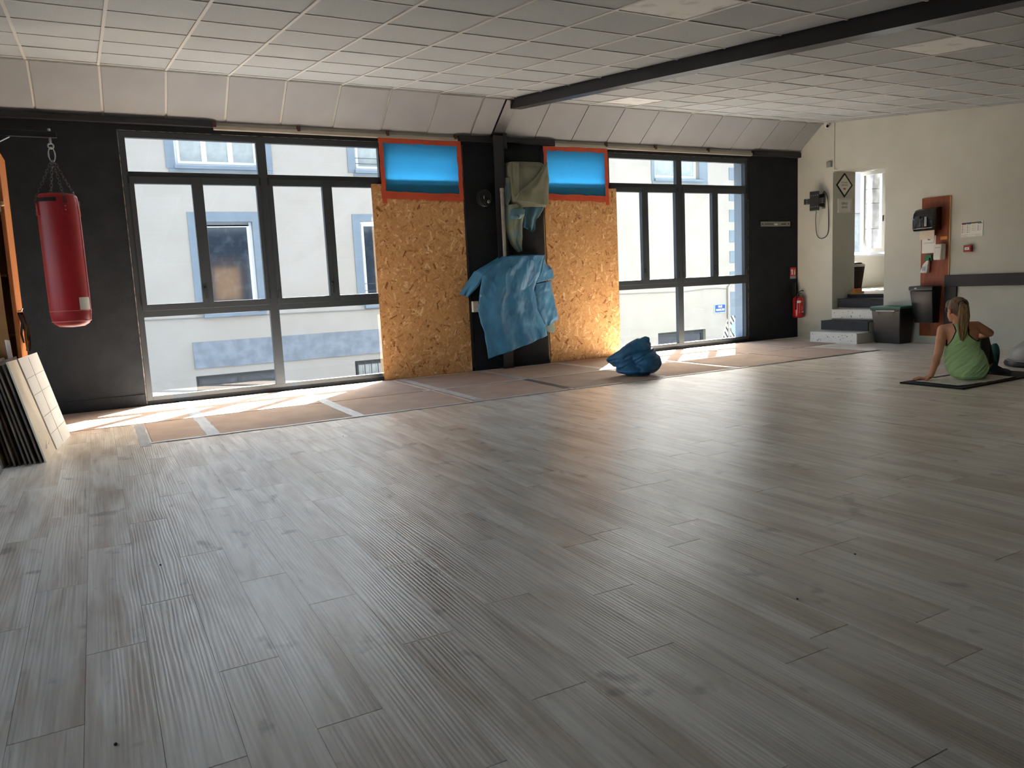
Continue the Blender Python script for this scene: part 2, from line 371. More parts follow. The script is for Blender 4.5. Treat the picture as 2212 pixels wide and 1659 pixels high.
def patch(g, left, right, nu=24, nv=30, bulge=0.0, wr=0.012, seed=0.0, fold=0.0, nf=4, push=(0, -1, 0), fs=5.0, crease=0.0):
    """cloth patch between two edge polylines, bulged and wrinkled along push"""
    push = Vector(push); base = len(g.v)
    for i in range(nv + 1):
        t = i / nv; a = poly_at(left, t); b = poly_at(right, t)
        for j in range(nu + 1):
            s = j / nu; p = a.lerp(b, s)
            d = bulge * math.sin(math.pi * s) ** 0.6 + wr * (noise.noise((p.x * fs + seed, p.z * fs * 0.7, seed)) + 0.5 * noise.noise((p.x * fs * 2.7 + seed, p.z * fs * 2.2, seed + 3)))
            if crease: d += crease * ((1 - abs(noise.noise((p.x * fs * 0.9 + seed + 5, p.z * fs * 0.55, seed)))) ** 6 - 0.5 * (1 - abs(noise.noise((p.x * fs * 1.9 - p.z * 4, p.z * fs * 0.8 + seed, 2)))) ** 7)
            d += fold * math.sin(nf * 2 * math.pi * s + 2.5 * noise.noise((t * 2, seed, 1.0)) + seed) * (0.25 + 0.75 * t)
            g.v.append(p + push * d)
    for i in range(nv):
        for j in range(nu):
            a = base + i * (nu + 1) + j; g.f.append((a, a + 1, a + nu + 2, a + nu + 1))
    return g
def remesh(name, g, voxel, material, parent, smooth=4, label=None, disp=None, **kw):
    me = bpy.data.meshes.new(name); me.from_pydata(g.v, [], g.f); me.update()
    bm = bmesh.new(); bm.from_mesh(me); bmesh.ops.recalc_face_normals(bm, faces=bm.faces); bm.to_mesh(me); bm.free()
    t = bpy.data.objects.new(name + '_tmp', me); COL.objects.link(t)
    r = t.modifiers.new('r', 'REMESH'); r.mode = 'VOXEL'; r.voxel_size = voxel
    if smooth:
        sm = t.modifiers.new('s', 'SMOOTH'); sm.iterations = smooth; sm.factor = 0.5
    dg = bpy.context.evaluated_depsgraph_get(); dg.update()
    out = bpy.data.meshes.new_from_object(t.evaluated_get(dg)); bpy.data.objects.remove(t); bpy.data.meshes.remove(me)
    if disp:
        ns = [v.normal.copy() for v in out.vertices]
        for v, nn in zip(out.vertices, ns): v.co = v.co + nn * disp(v.co)
    h = G(); h.v = [v.co.copy() for v in out.vertices]; h.f = [tuple(p.vertices) for p in out.polygons]; bpy.data.meshes.remove(out)
    return obj(name, h, material, parent, label=label, smooth='all', **kw)
def capsule(g, a, b, ra, rb, n=14):
    a = Vector(a); b = Vector(b); d = (b - a); L = d.length; d.normalize()
    pts = []; rs = []
    for k in range(5):
        an = math.pi / 2 * (1 - k / 4); pts.append(a - d * ra * math.sin(an) * 0.98); rs.append(max(ra * math.cos(an), 1e-3))
    for k in range(1, 5):
        an = math.pi / 2 * (k / 4); pts.append(b + d * rb * math.sin(an) * 0.98); rs.append(max(rb * math.cos(an), 1e-3))
    pts.insert(5, b); rs.insert(5, rb)
    return g.tube(pts, rs, n)

def wall_with_holes(x0, x1, z0, z1, y0, y1, holes):
    """solid wall cut into a grid around the holes"""
    xs = sorted({x0, x1, *[h[0] for h in holes], *[h[1] for h in holes]}); zs = sorted({z0, z1, *[h[2] for h in holes], *[h[3] for h in holes]})
    g = G()
    for j in range(len(zs) - 1):
        run = None
        for i in range(len(xs) - 1):
            cx, cz = (xs[i] + xs[i + 1]) / 2, (zs[j] + zs[j + 1]) / 2
            hole = any(h[0] < cx < h[1] and h[2] < cz < h[3] for h in holes)
            if not hole and run is None: run = xs[i]
            if hole and run is not None: g.box(run, xs[i], y0, y1, zs[j], zs[j + 1]); run = None
        if run is not None: g.box(run, xs[-1], y0, y1, zs[j], zs[j + 1])
    return g
XR = 10.566              # right wall face
def ceil_z(y): return 3.495 + 0.115 * y

# ================================================================== THE SETTING
def px(p):
    v = Vector(p) - CAM; d = v.dot(F_)
    if d < 0.3: return None
    return (1106 + 1654.05 * v.dot(R_) / d, 829.5 - 1654.05 * v.dot(U_) / d, d)
def seen(p, mg=60):
    q = px(p); return q is not None and -mg < q[0] < 2212 + mg and -mg < q[1] < 1659 + mg

# ---- floor with single planks
floor = obj('floor', B(-3.5, XR, -12.5, 0.0, -0.12, -0.005), 'subfloor', kind='structure')
PW, PL, GAP, EGAP = 0.182, 1.22, 0.0011, 0.0034
fixed_joint = {0: -6.10, 1: -6.82, 3: -6.47, 5: -5.05, 2: -7.30, -1: -6.45, -2: -5.7, 4: -5.75}
cand = []
for k in range(-20, 58):
    x0 = 0.04 + PW * k; x1 = x0 + PW
    if x0 > XR - 0.03: continue
    x1 = min(x1, XR + 0.001)
    off = fixed_joint.get(k, -6.0 + random.random() * PL)
    off = off % PL
    y = 0.0; y0 = off - PL
    while y > -12.45:
        y0 = max(y0, -12.5)
        if y - y0 > 0.02: cand.append((x0, x1, y0, y))
        y = y0; y0 -= PL
def plank_score(c):
    x0, x1, y0, y1 = c; cx = (x0 + x1) / 2
    vis = [q for q in (Vector((cx, lerp(y0, y1, t), 0)) for t in (0.02, 0.25, 0.5, 0.75, 0.98)) if seen(q, 0) and not (q.y > -2.45 and 0.25 < q.x < 9.3) and not q.y > -1.35]
    if not vis: return 0
    d = sum((v - CAM).length for v in vis) / len(vis); return len(vis) / d ** 3
cand.sort(key=plank_score, reverse=True)
rest = G(); shared = {}
for i, (x0, x1, y0, y1) in enumerate(cand):
    a = (x0 + GAP / 2, x1 - GAP / 2, y0 + EGAP / 2, y1 - EGAP / 2)
    if i < 296 and plank_score((x0, x1, y0, y1)) > 0:
        key = (round(y1 - y0, 3), round(x1 - x0, 3)); c = ((x0 + x1) / 2, (y0 + y1) / 2, -0.0045)
        if key in shared: copy_at(shared[key], c, floor)
        else: shared[key] = obj('plank', B(*a, -0.0045, 0.0), 'plank', floor, origin=c)
    else:
        rest.box(*a, -0.0045, 0.0)
obj('far_planks', rest, 'plank_far', floor, kind='stuff')

# ---- walls
WIN1 = [(0.41, 1.855), (1.855, 3.30), (3.30, 4.40)]
WIN2 = [(5.57, 6.655), (6.655, 8.0), (8.0, 9.42)]
g = G()
for x0, x1 in ((-3.5, 0.41), (4.40, 5.57), (9.42, XR)): g.box(x0, x1, 0.0, 0.075, -0.12, 3.62)
for x0, x1 in ((0.41, 4.40), (5.57, 9.42)):
    g.box(x0, x1, 0.0, 0.075, 2.925, 3.62); g.box(x0, x1, 0.005, 0.075, -0.12, 0.05)
obj('wall_window', g, 'black_plaster', kind='structure')
g = G()
for x0, x1 in ((-3.5, 0.43), (4.38, 5.59), (9.36, XR + 0.53)): g.box(x0, x1, 0.075, 0.24, -1.3, 3.62)
for x0, x1 in ((0.43, 4.38), (5.59, 9.36)):
    g.box(x0, x1, 0.075, 0.24, 2.9, 3.62); g.box(x0, x1, 0.075, 0.24, -1.3, 0.06)
obj('wall_exterior', g, 'reveal', kind='structure')
obj('trim_1', B(-3.5, XR + 0.5, 0.24, 0.64, 3.05, 3.17), 'exterior', kind='structure', label='roof overhang above the street windows')
# right wall with the deep doorway
DY0, DY1, DZ = -1.63, -0.70, 2.665; XT = 11.10
g = G(); g.box(XR, XT, DY1, 0.075, -0.12, 3.62); g.box(XR, XT, -12.6, DY0, -0.12, 3.62); g.box(XR, XT, DY0, DY1, DZ, 3.62)
obj('wall_right', g, 'cream_wall', kind='structure')
ADDED_WIN = [(-4.0, -0.8, 0.4, 2.6), (-7.6, -4.4, 0.4, 2.3)]  # openings added in the unseen left wall to bring more daylight in
g = wall_with_holes(-12.6, 0.24, -0.12, 3.62, -3.6, -3.5, ADDED_WIN); g.v = [Vector((v.y, v.x, v.z)) for v in g.v]
obj('wall_left', g, 'white_wall', kind='structure')
for i, (a, b, z0, z1) in enumerate(ADDED_WIN):
    wb = obj('window_%d' % (i + 4), G().box(-3.58, -3.52, a, a + 0.05, z0, z1).box(-3.58, -3.52, b - 0.05, b, z0, z1).box(-3.58, -3.52, a + 0.05, b - 0.05, z0, z0 + 0.05).box(-3.58, -3.52, a + 0.05, b - 0.05, z1 - 0.05, z1).box(-3.58, -3.52, (a + b) / 2 - 0.03, (a + b) / 2 + 0.03, z0 + 0.05, z1 - 0.05), 'pvc_white', kind='structure')
    obj('pane', B(-3.552, -3.548, a + 0.04, b - 0.04, z0 + 0.04, z1 - 0.04), 'glass', wb)
obj('wall_back', B(-3.5, XR, -12.6, -12.5, -0.12, 3.62), 'white_wall', kind='structure')
obj('roof', B(-3.7, 14.2, -12.7, 0.24, 3.62, 3.75), 'exterior', kind='structure')
obj('added_sky_blocker', B(-8.0, 14.2, -5.0, 0.24, 3.75, 18.0), 'exterior', kind='structure')  # unseen block added to keep sky light off the facade opposite
g = G().box(XR - 0.012, XR, -0.70, -0.006, 0, 0.075); g.box(XR - 0.012, XR, -12.5, -1.66, 0, 0.075)
obj('baseboard_right', g, 'cream_wall', kind='structure')
g = G().box(-3.5, 0.39, -0.014, 0, 0, 0.13); g.box(4.42, 5.56, -0.014, 0, 0, 0.11); g.box(9.44, XR - 0.013, -0.012, 0, 0, 0.09)
obj('baseboard_window', g, 'black_plaster', kind='structure')
# thin pale mortar line round the window frames
g = G()
for x0, x1 in ((0.41, 4.40), (5.57, 9.42)):
    if x0 < 1: g.box(x0 - 0.010, x0 - 0.003, -0.002, 0.01, 0.02, 2.94)
    else: g.box(x1 + 0.003, x1 + 0.007, -0.002, 0.01, 0.02, 2.3)
    g.box(x0, x1, -0.002, 0.01, 2.93, 2.935)
obj('trim_2', g, 'plaster_gap', kind='structure')

# ---- ceiling: backing, grid bars, single tiles, sloped panels
def sloped(g, x0, x1, y0, y1, lo, hi):
    """box following the ceiling slope between heights lo..hi above the ceiling plane"""
    b = [(x0, y0, ceil_z(y0) + lo), (x1, y0, ceil_z(y0) + lo), (x1, y1, ceil_z(y1) + lo), (x0, y1, ceil_z(y1) + lo)]
    t = [(x, y, z + hi - lo) for x, y, z in b]
    return g.hexa(b, t)
ceiling = obj('ceiling', sloped(G(), -3.5, XR, -12.5, -0.46, 0.035, 0.09), 'white_wall', kind='structure')
bays = [([-3.5] + [0.28 + 0.605 * k for k in range(-6, 8)] + [4.88], [-0.62 - 0.598 * k for k in range(0, 21)]),
        ([5.02] + [5.445 + 0.5925 * k for k in range(0, 9)] + [XR], [-0.79 - 0.585 * k for k in range(0, 21)])]
cand = []
for xs, ys in bays:
    yy = [-0.47] + [y for y in ys if y > -12.4] + [-12.5]
    for x in xs[1:-1]: obj('grid_bar', sloped(G(), x - 0.012, x + 0.012, -12.5, -0.49, -0.002, 0.02), 'grid', ceiling)
    for y in ys:
        if y > -12.4: obj('cross_bar', sloped(G(), xs[0], xs[-1], y - 0.009, y + 0.009, 0.0, 0.018), 'grid', ceiling)
    for i in range(len(xs) - 1):
        for j in range(len(yy) - 1): cand.append((xs[i] + 0.004, xs[i + 1] - 0.004, yy[j + 1] + 0.004, yy[j] - 0.004))
white = [(6.18, -4.4), (6.25, -1.6)]
def tile_score(c):
    p = Vector(((c[0] + c[1]) / 2, (c[2] + c[3]) / 2, 0)); p.z = ceil_z(p.y)
    return 1 / (p - CAM).length if seen(p, 90) else 0
cand.sort(key=tile_score, reverse=True); rest = G(); shared = {}
pale = [(3.0, -4.62), (3.0, -4.62), (6.35, -4.55), (5.75, -1.0)]
for i, (x0, x1, y0, y1) in enumerate(cand):
    cx, cy = (x0 + x1) / 2, (y0 + y1) / 2
    if i < 290 and tile_score((x0, x1, y0, y1)) > 0:
        pal = any(abs(cx - a) < 0.31 and abs(cy - b) < 0.3 for a, b in ((3.61, -5.10), (6.33, -5.18), (6.33, -1.08)))
        key = (round(x1 - x0, 2), round(y1 - y0, 2), pal); c = (cx, cy, ceil_z(cy))
        drop = random.uniform(-0.001, 0.003)
        if key in shared: copy_at(shared[key], (cx, cy, ceil_z(cy) + drop), ceiling)
        else: shared[key] = obj('ceiling_tile', sloped(G(), x0, x1, y0, y1, 0.006, 0.022), 'tile_white' if pal else 'tile', ceiling, origin=c)
    else: sloped(rest, x0, x1, y0, y1, 0.006, 0.022)
obj('far_ceiling_tiles', rest, 'tile', ceiling, kind='stuff')
# sloped band between ceiling and window wall
SB = Vector((0, -0.02, 3.06)); ST = Vector((0, -0.50, 3.4375)); SN = (ST - SB).cross(Vector((1, 0, 0))).normalized()
if SN.y > 0: SN = -SN
def slope_slab(g, x0, x1, t0, t1, off, th):
    P = lambda x, t: SB.lerp(ST, t) + Vector((x, 0, 0)) + SN * off
    q = [P(x0, t0), P(x1, t0), P(x1, t1), P(x0, t1)]
    return g.hexa([a - SN * th for a in q], q)
obj('slope_backing', slope_slab(slope_slab(G(), -3.5, 4.79, -0.02, 1.05, -0.012, 0.03), 4.79, XR, -0.02, 1.05, -0.012, 0.03), 'grid', ceiling)
ls = [-3.5] + [0.29 + 0.6 * k for k in range(-6, 8)] + [4.80]
rs = [4.96] + [5.455 + 0.5945 * k for k in range(0, 9)] + [XR - 0.002]
for xs, gp in ((ls, 0.013), (rs, 0.006)):
    for i in range(len(xs) - 1):
        lowered = random.random() < 0.3
        obj('slope_panel', slope_slab(G(), xs[i] + gp, xs[i + 1] - gp, -0.035 if lowered else -0.005, 0.985, 0.010 if lowered else 0.004, 0.012), 'slope', ceiling)
obj('ceiling_edge_bar', G().hexa([(-3.5, -0.52, 3.425), (XR, -0.52, 3.425), (XR, -0.485, 3.432), (-3.5, -0.485, 3.432)], [(-3.5, -0.52, 3.45), (XR, -0.52, 3.45), (XR, -0.485, 3.455), (-3.5, -0.485, 3.455)]), 'grid', ceiling)
# rails at the foot of the slope
def rail(name, x0, x1, m, z0=2.995, z1=3.055, y=-0.075):
    r = obj(name, B(x0, x1, y, -0.001, z0, z1), m, kind='structure', bevel=0.006); return r
rail('trim_3', -3.5, 1.35, 'black_paint'); rail('trim_4', 4.32, 5.76, 'black_paint', 2.985, 3.05); rail('trim_5', 9.49, XR - 0.002, 'black_paint', 2.98, 3.055)
for nm, x0, x1, brs in (('trim_6', 1.36, 4.31, (1.37, 2.29, 3.37, 4.28)), ('trim_7', 5.77, 9.48, (6.63, 7.52, 8.55))):
    r = rail(nm, x0, x1, 'rail_pale', 2.975, 3.02, -0.055)
    obj('upper_lath', B(x0, x1, -0.03, -0.002, 3.022, 3.055), 'rail_pale', r)
    for b in brs: obj('bracket', B(b - 0.018, b + 0.018, -0.062, -0.004, 3.0, 3.058), 'bracket', r)
# ---- steel portal frame
t = thing('steel_portal_frame', 'black steel roof beam running from the window pier across the ceiling', 'beam', (4.86, -0.1, 0))
g = G(); y0, y1 = -12.4, -0.42
def beam(g, x0, x1, lo, hi):
    q = [(x0, y0, ceil_z(y0) + lo), (x1, y0, ceil_z(y0) + lo), (x1, y1, ceil_z(y1) + lo), (x0, y1, ceil_z(y1) + lo)]
    return g.hexa(q, [(a, b, c + hi - lo) for a, b, c in q])
obj('web', beam(G(), 4.903, 5.013, -0.104, 0.03), 'black_steel', t)
obj('bottom_flange', beam(G(), 4.897, 5.045, -0.112, -0.102), 'black_steel', t)
obj('rafter', slope_slab(G(), 4.80, 4.96, -0.03, 1.0, 0.03, 0.05), 'black_steel', t)
obj('column_flange', B(4.78, 4.93, -0.125, -0.11, 0, 3.06), 'black_steel', t)
obj('column_web', B(4.845, 4.865, -0.11, -0.001, 0, 3.06), 'black_steel', t)
obj('column_cap', B(4.93, 4.99, -0.12, -0.002, 2.9, 3.10), 'black_steel', t, bevel=0.01)

# ---- windows
def make_window(name, bays, blind):
    x0, x1 = bays[0][0], bays[-1][1]
    g = G(); D0, D1 = 0.006, 0.07
    g.box(x0, x0 + 0.058, D0, D1, 0.05, 2.925); g.box(x1 - 0.052, x1, D0, D1, 0.05, 2.925)
    g.box(x0 + 0.058, x1 - 0.052, D0, D1, 2.862, 2.925); g.box(x0 + 0.058, x1 - 0.052, D0, D1, 0.05, 0.096)
    wnd = obj(name, g, 'anthracite', kind='structure', bevel=0.003)
    inner = []
    for i, (a, b) in enumerate(bays):
        l = a + (0.058 if i == 0 else 0.052); r = b - (0.052); inner.append((l, r))
        if i: obj('mullion', B(a - 0.052, a + 0.052, D0 - 0.004, D1, 0.096, 2.862), 'anthracite', wnd, bevel=0.003)
        obj('transom', B(l, r, D0, D1, 0.962, 1.04), 'anthracite', wnd, bevel=0.003)
        obj('transom', B(l, r, D0, D1, 2.45, 2.512), 'anthracite', wnd, bevel=0.003)
    for i, (l, r) in enumerate(inner):
        obj('pane', B(l - 0.005, r + 0.005, 0.034, 0.040, 2.506, 2.868), 'glass', wnd)
        if i == blind: continue
        obj('pane', B(l - 0.005, r + 0.005, 0.034, 0.040, 0.09, 0.968), 'glass', wnd)
        mid = (l + r) / 2 + 0.003
        for a, b, hs in ((l - 0.006, mid, 1), (mid, r + 0.006, -1)):
            z0, z1 = 1.03, 2.46; sl_, sr = (0.05, 0.058) if hs == 1 else (0.058, 0.042)
            f = G(); f.box(a, a + sl_, -0.010, 0.055, z0, z1); f.box(b - sr, b, -0.010, 0.055, z0, z1)
            f.box(a + sl_, b - sr, -0.010, 0.055, z0, z0 + 0.07); f.box(a + sl_, b - sr, -0.010, 0.055, z1 - 0.076, z1)
            s = obj('sash', f, 'anthracite', wnd, bevel=0.003)
            obj('sash_pane', B(a + sl_ - 0.004, b - sr + 0.004, 0.02, 0.026, z0 + 0.066, z1 - 0.072), 'glass', s)
            if hs == 1:
                h = G().box(b - 0.038, b - 0.014, -0.022, -0.010, 1.2, 1.27); h.box(b - 0.034, b - 0.018, -0.045, -0.022, 1.235, 1.25); h.box(b - 0.034, b - 0.018, -0.052, -0.040, 1.13, 1.25)
                obj('handle', h, 'gasket', s, bevel=0.003)
            hx = a if hs == 1 else b
            hg = G()
            for z in (1.10, 2.38): hg.cyl((hx, -0.018, z), (hx, -0.018, z + 0.09), 0.009, 10)
            obj('hinge', hg, 'gasket', s)
    # outer sill
    obj('sill', B(x0 + 0.02, x1 - 0.04, 0.07, 0.27, 0.03, 0.06), 'exterior', wnd)
    return wnd
make_window('window_1', WIN1, 2); make_window('window_2', WIN2, 0)

# ---- room beyond the doorway
LZ = 0.70
LY = 1.40
g = G().box(XR + 0.38, 16.4, -3.0, LY, LZ - 0.14, LZ)
obj('floor_landing', g, 'grey_floor', kind='structure')
g = G(); wx0, wx1, wz0, wz1 = 13.70, 15.25, 1.385, 3.10
g.box(11.6, wx0, LY, LY + 0.2, -1.3, 3.62); g.box(wx1, 16.6, LY, LY + 0.2, -1.3, 3.62); g.box(wx0, wx1, LY, LY + 0.2, -1.3, wz0); g.box(wx0, wx1, LY, LY + 0.2, wz1, 3.62); g.box(11.6, 11.75, 0.24, LY, -1.3, 3.62); g.box(11.0, 11.75, 0.05, 0.24, -1.3, 3.62)
obj('wall_landing_street', g, 'cream_wall', kind='structure')
g = G().box(16.4, 16.6, -3.0, LY, LZ, 3.62); g.box(XT, 16.4, -3.1, -3.0, LZ, 3.62); g.box(XT, 16.4, -3.0, LY, 3.45, 3.55)
obj('wall_landing', g, 'cream_wall', kind='structure')
obj('roof_landing', B(11.1, 16.7, -3.2, LY + 0.3, 3.62, 3.75), 'exterior', kind='structure')
obj('baseboard_landing', B(11.76, 16.4, LY - 0.015, LY, LZ, LZ + 0.07), 'white_wall', kind='structure')
w3 = obj('window_3', G().box(wx0, wx0 + 0.05, LY + 0.05, LY + 0.12, wz0, wz1).box(wx1 - 0.05, wx1, LY + 0.05, LY + 0.12, wz0, wz1).box(wx0 + 0.05, wx1 - 0.05, LY + 0.05, LY + 0.12, wz1 - 0.05, wz1).box(wx0 + 0.05, wx1 - 0.05, LY + 0.05, LY + 0.12, wz0, wz0 + 0.05), 'pvc_white', kind='structure')
obj('sill', B(wx0 - 0.04, wx1 + 0.04, LY - 0.09, LY + 0.16, wz0 - 0.05, wz0 - 0.005), 'pvc_white', w3, bevel=0.006)
f = G(); sx = 14.06
f.box(sx, sx + 0.055, LY - 0.52, LY + 0.05, wz0 + 0.03, wz0 + 0.11); f.box(sx, sx + 0.055, LY - 0.52, LY + 0.05, wz1 - 0.13, wz1 - 0.05); f.box(sx, sx + 0.055, LY - 0.52, LY - 0.44, wz0 + 0.11, wz1 - 0.13); f.box(sx, sx + 0.055, LY - 0.03, LY + 0.05, wz0 + 0.11, wz1 - 0.13)
s = obj('open_sash', f, 'cream_wall', w3, bevel=0.004); obj('pane', B(sx + 0.02, sx + 0.026, LY - 0.45, LY - 0.02, wz0 + 0.1, wz1 - 0.12), 'glass', s)
obj('latch', G().box(sx - 0.012, sx, LY - 0.49, LY - 0.47, 2.02, 2.14), 'bracket', s)
f = G().box(14.66, 14.71, LY - 0.16, LY + 0.05, wz0 + 0.03, wz1 - 0.05); s = obj('folded_shutter', f, 'pvc_white', w3, bevel=0.006)
obj('shutter_rib', B(14.645, 14.66, LY - 0.05, LY, wz0 + 0.06, wz1 - 0.08), 'pvc_white', s)
obj('hinge', G().ell((14.72, LY - 0.17, 1.85), ((0.02, 0, 0), (0, 0.02, 0), (0, 0, 0.025))), 'pvc_white', s); obj('hinge', G().ell((14.72, LY - 0.17, 2.62), ((0.02, 0, 0), (0, 0.02, 0), (0, 0, 0.025))), 'pvc_white', s)

# ---- stairs
st = thing('staircase', 'short staircase of alternating white and black steps up to the doorway', 'stairs', (10.3, -1.2, 0))
RX = [9.94, 10.19, 10.44, 10.69]; RZ = [0.0, 0.157, 0.318, 0.480, 0.64]
for i in range(4):
    y0, y1 = (-1.65, -0.80) if i < 3 else (-1.629, -0.71)
    z1 = RZ[i + 1]
    obj('step_core', B(RX[i] + 0.025, 11.0, y0 + 0.003, y1 - 0.003, RZ[i] + 0.002, z1 - 0.012), 'cream_wall', st)
    ed = [(RX[i], z1), (RX[i], RZ[i] + 0.012)]
    s = obj('step', B(RX[i] - 0.012, RX[i] + 0.27, y0, y1, z1 - 0.012, z1).box(RX[i] - 0.004, RX[i] + 0.022, y0, y1, RZ[i] + (0.0 if i == 0 else 0.016), z1 - 0.012), 'step_white' if i % 2 == 0 else 'step_black', st, bevel=0.004)
    if i % 2 == 0:
        sp = G(); rnd = random.Random(i + 5)
        for k in range(24):
            y = rnd.uniform(y0 + 0.04, y1 - 0.04); z = RZ[i] + 0.025 + (z1 - RZ[i] - 0.05) * (rnd.random() ** 1.8); r = rnd.uniform(0.003, 0.009)
            sp.add([(RX[i] - 0.0055, y + r * math.cos(a), z + r * rnd.uniform(.6, 1.3) * math.sin(a)) for a in (0, 1.05, 2.1, 3.14, 4.2, 5.2)], [(0, 1, 2, 3, 4, 5)])
        obj('paint_chips', sp, 'speck', s, kind='stuff')
obj('landing_edge', B(10.935, 10.955, -1.628, -0.702, 0.642, LZ), 'step_black', st)

# ================================================================== OUTDOORS
FY = 8.0
street = obj('street_ground', B(-14, 40, 0.24, 16, -1.45, -1.3), 'asphalt', kind='structure')
bld = thing('apartment_building', 'white rendered apartment building with blue-grey window surrounds across the street', 'building', (5, FY, -1.3))
openings = [(1.75, 3.42, 3.83, 5.0), (5.50, 6.75, 3.83, 5.0), (2.03, 3.145, 0.79, 2.70), (5.515, 6.65, 0.79, 2.70),
            (1.73, 3.52, -0.80, -0.49), (5.16, 6.6, -0.95, -0.475), (14.045, 15.66, 3.83, 5.0), (14.05, 15.84, -0.95, -0.477),
            (-2.0, -0.85, 3.83, 5.0), (-2.0, -0.85, 0.79, 2.70), (9.4, 10.6, 3.83, 5.0), (9.4, 10.6, 0.79, 2.70)]
obj('wall', wall_with_holes(-13, 17.03, -1.3, 5.2, FY, FY + 0.3, openings), 'facade', bld)
obj('side_wall', B(16.7, 17.03, FY + 0.3, FY + 6, -1.3, 5.2), 'facade', bld)
obj('roof', B(-13.2, 17.4, FY - 0.35, FY + 6, 5.2, 5.35), 'facade_blue', bld)
obj('inner_wall', B(-13, 16.7, FY + 0.9, FY + 1.0, -1.3, 5.2), 'iron', bld)
def f_window(x0, x1, z0, z1, sur, nsash, pane, sill=True, grille=False):
    fm = 'pvc_white' if sur else 'iron'
    fr = G(); b = 0.055; y0, y1 = FY + 0.12, FY + 0.18
    fr.box(x0, x0 + b, y0, y1, z0, z1); fr.box(x1 - b, x1, y0, y1, z0, z1); fr.box(x0 + b, x1 - b, y0, y1, z0, z0 + b); fr.box(x0 + b, x1 - b, y0, y1, z1 - b, z1)
    wn = obj('window', fr, fm, bld)
    wd = (x1 - x0 - 2 * b) / nsash
    for k in range(nsash):
        a = x0 + b + k * wd; c = a + wd; e = 0.05
        s = G().box(a, a + e, y0 - 0.02, y1 - 0.02, z0 + b, z1 - b).box(c - e, c, y0 - 0.02, y1 - 0.02, z0 + b, z1 - b).box(a + e, c - e, y0 - 0.02, y1 - 0.02, z0 + b, z0 + b + e).box(a + e, c - e, y0 - 0.02, y1 - 0.02, z1 - b - e, z1 - b)
        obj('casement', s, fm, wn)
        obj('pane', B(a + e, c - e, y0, y0 + 0.01, z0 + b + e, z1 - b - e), pane, wn)
    if sur:
        l, r, t, bt = sur; g = G()
        g.box(l, x0, FY - 0.02, FY, bt, t); g.box(x1, r, FY - 0.02, FY, bt, t); g.box(x0, x1, FY - 0.02, FY, z1, t)
        obj('surround', g, 'facade_blue', wn)
    if sill: obj('sill', B(x0 - 0.03, x1 + 0.12, FY - 0.09, FY + 0.12, z0 - 0.07, z0), 'facade_blue', wn, bevel=0.01)
    if grille:
        gg = G()
        for k in range(9): gg.box(lerp(x0, x1, (k + 0.5) / 9) - 0.008, lerp(x0, x1, (k + 0.5) / 9) + 0.008, FY + 0.03, FY + 0.045, z0, z1)
        obj('grille', gg, 'iron', wn)
    return wn
wn = f_window(1.75, 3.42, 3.83, 5.0, (1.575, 3.675, 5.15, 3.77), 3, 'pane_pale'); obj('apron', B(1.62, 3.67, FY - 0.025, FY, 3.70, 3.765), 'facade_blue', wn)
wn = f_window(5.50, 6.75, 3.83, 5.0, (5.33, 6.93, 5.15, 3.77), 2, 'pane_pale'); obj('apron', B(5.45, 6.93, FY - 0.025, FY, 3.70, 3.765), 'facade_blue', wn)
gb = G()
for z in (3.98, 4.10): gb.box(5.5, 6.75, FY + 0.04, FY + 0.055, z, z + 0.012)
obj('rail', gb, 'iron', wn)
wn = f_window(2.03, 3.145, 0.79, 2.70, (1.87, 3.295, 2.90, 0.79), 1, 'pane_dark')
obj('inner_post', B(2.42, 2.52, FY + 0.3, FY + 0.35, 0.86, 2.35).box(2.52, 2.62, FY + 0.3, FY + 0.35, 2.28, 2.35), 'bracket', wn)
obj('roller_box', B(2.09, 3.085, FY + 0.10, FY + 0.16, 2.615, 2.69), 'facade_blue', wn)
wn = f_window(5.515, 6.65, 0.79, 2.70, (5.335, 6.83, 2.855, 0.79), 1, 'pane_dark')
gb = G()
for z in (1.12, 1.28): gb.box(5.515, 6.65, FY + 0.02, FY + 0.035, z, z + 0.012)
obj('rail', gb, 'iron', wn)
f_window(1.73, 3.52, -0.80, -0.49, None, 2, 'pane_dark', False); f_window(5.16, 6.6, -0.95, -0.475, None, 2, 'pane_pale', False, True)
wn = f_window(14.045, 15.66, 3.83, 5.0, (13.93, 15.98, 5.15, 3.77), 2, 'pane_pale'); obj('apron', B(13.95, 15.99, FY - 0.025, FY, 3.70, 3.765), 'facade_blue', wn)
f_window(14.05, 15.84, -0.95, -0.477, None, 2, 'pane_dark', False)
f_window(-2.0, -0.85, 3.83, 5.0, (-2.18, -0.67, 5.15, 3.77), 2, 'pane_pale'); f_window(-2.0, -0.85, 0.79, 2.70, (-2.16, -0.69, 2.9, 0.79), 1, 'pane_dark')
f_window(9.4, 10.6, 3.83, 5.0, (9.22, 10.78, 5.15, 3.77), 2, 'pane_pale'); f_window(9.4, 10.6, 0.79, 2.70, (9.24, 10.76, 2.9, 0.79), 1, 'pane_dark')
obj('plinth_band', B(1.73, 7.0, FY - 0.03, FY, -0.33, 0.225), 'band_blue', bld)
q0 = None
for k in range(7):
    z1 = 4.2 - 0.605 * k
    if q0 is None: q0 = obj('quoin', B(16.82, 17.045, FY - 0.02, FY + 0.01, z1 - 0.35, z1), 'facade_blue', bld, bevel=0.01)
    else: copy_at(q0, (16.9325, FY - 0.005, z1 - 0.35), bld)
obj('corner_strip', B(16.80, 17.045, FY - 0.015, FY, -1.3, 0.5), 'facade_blue', bld)
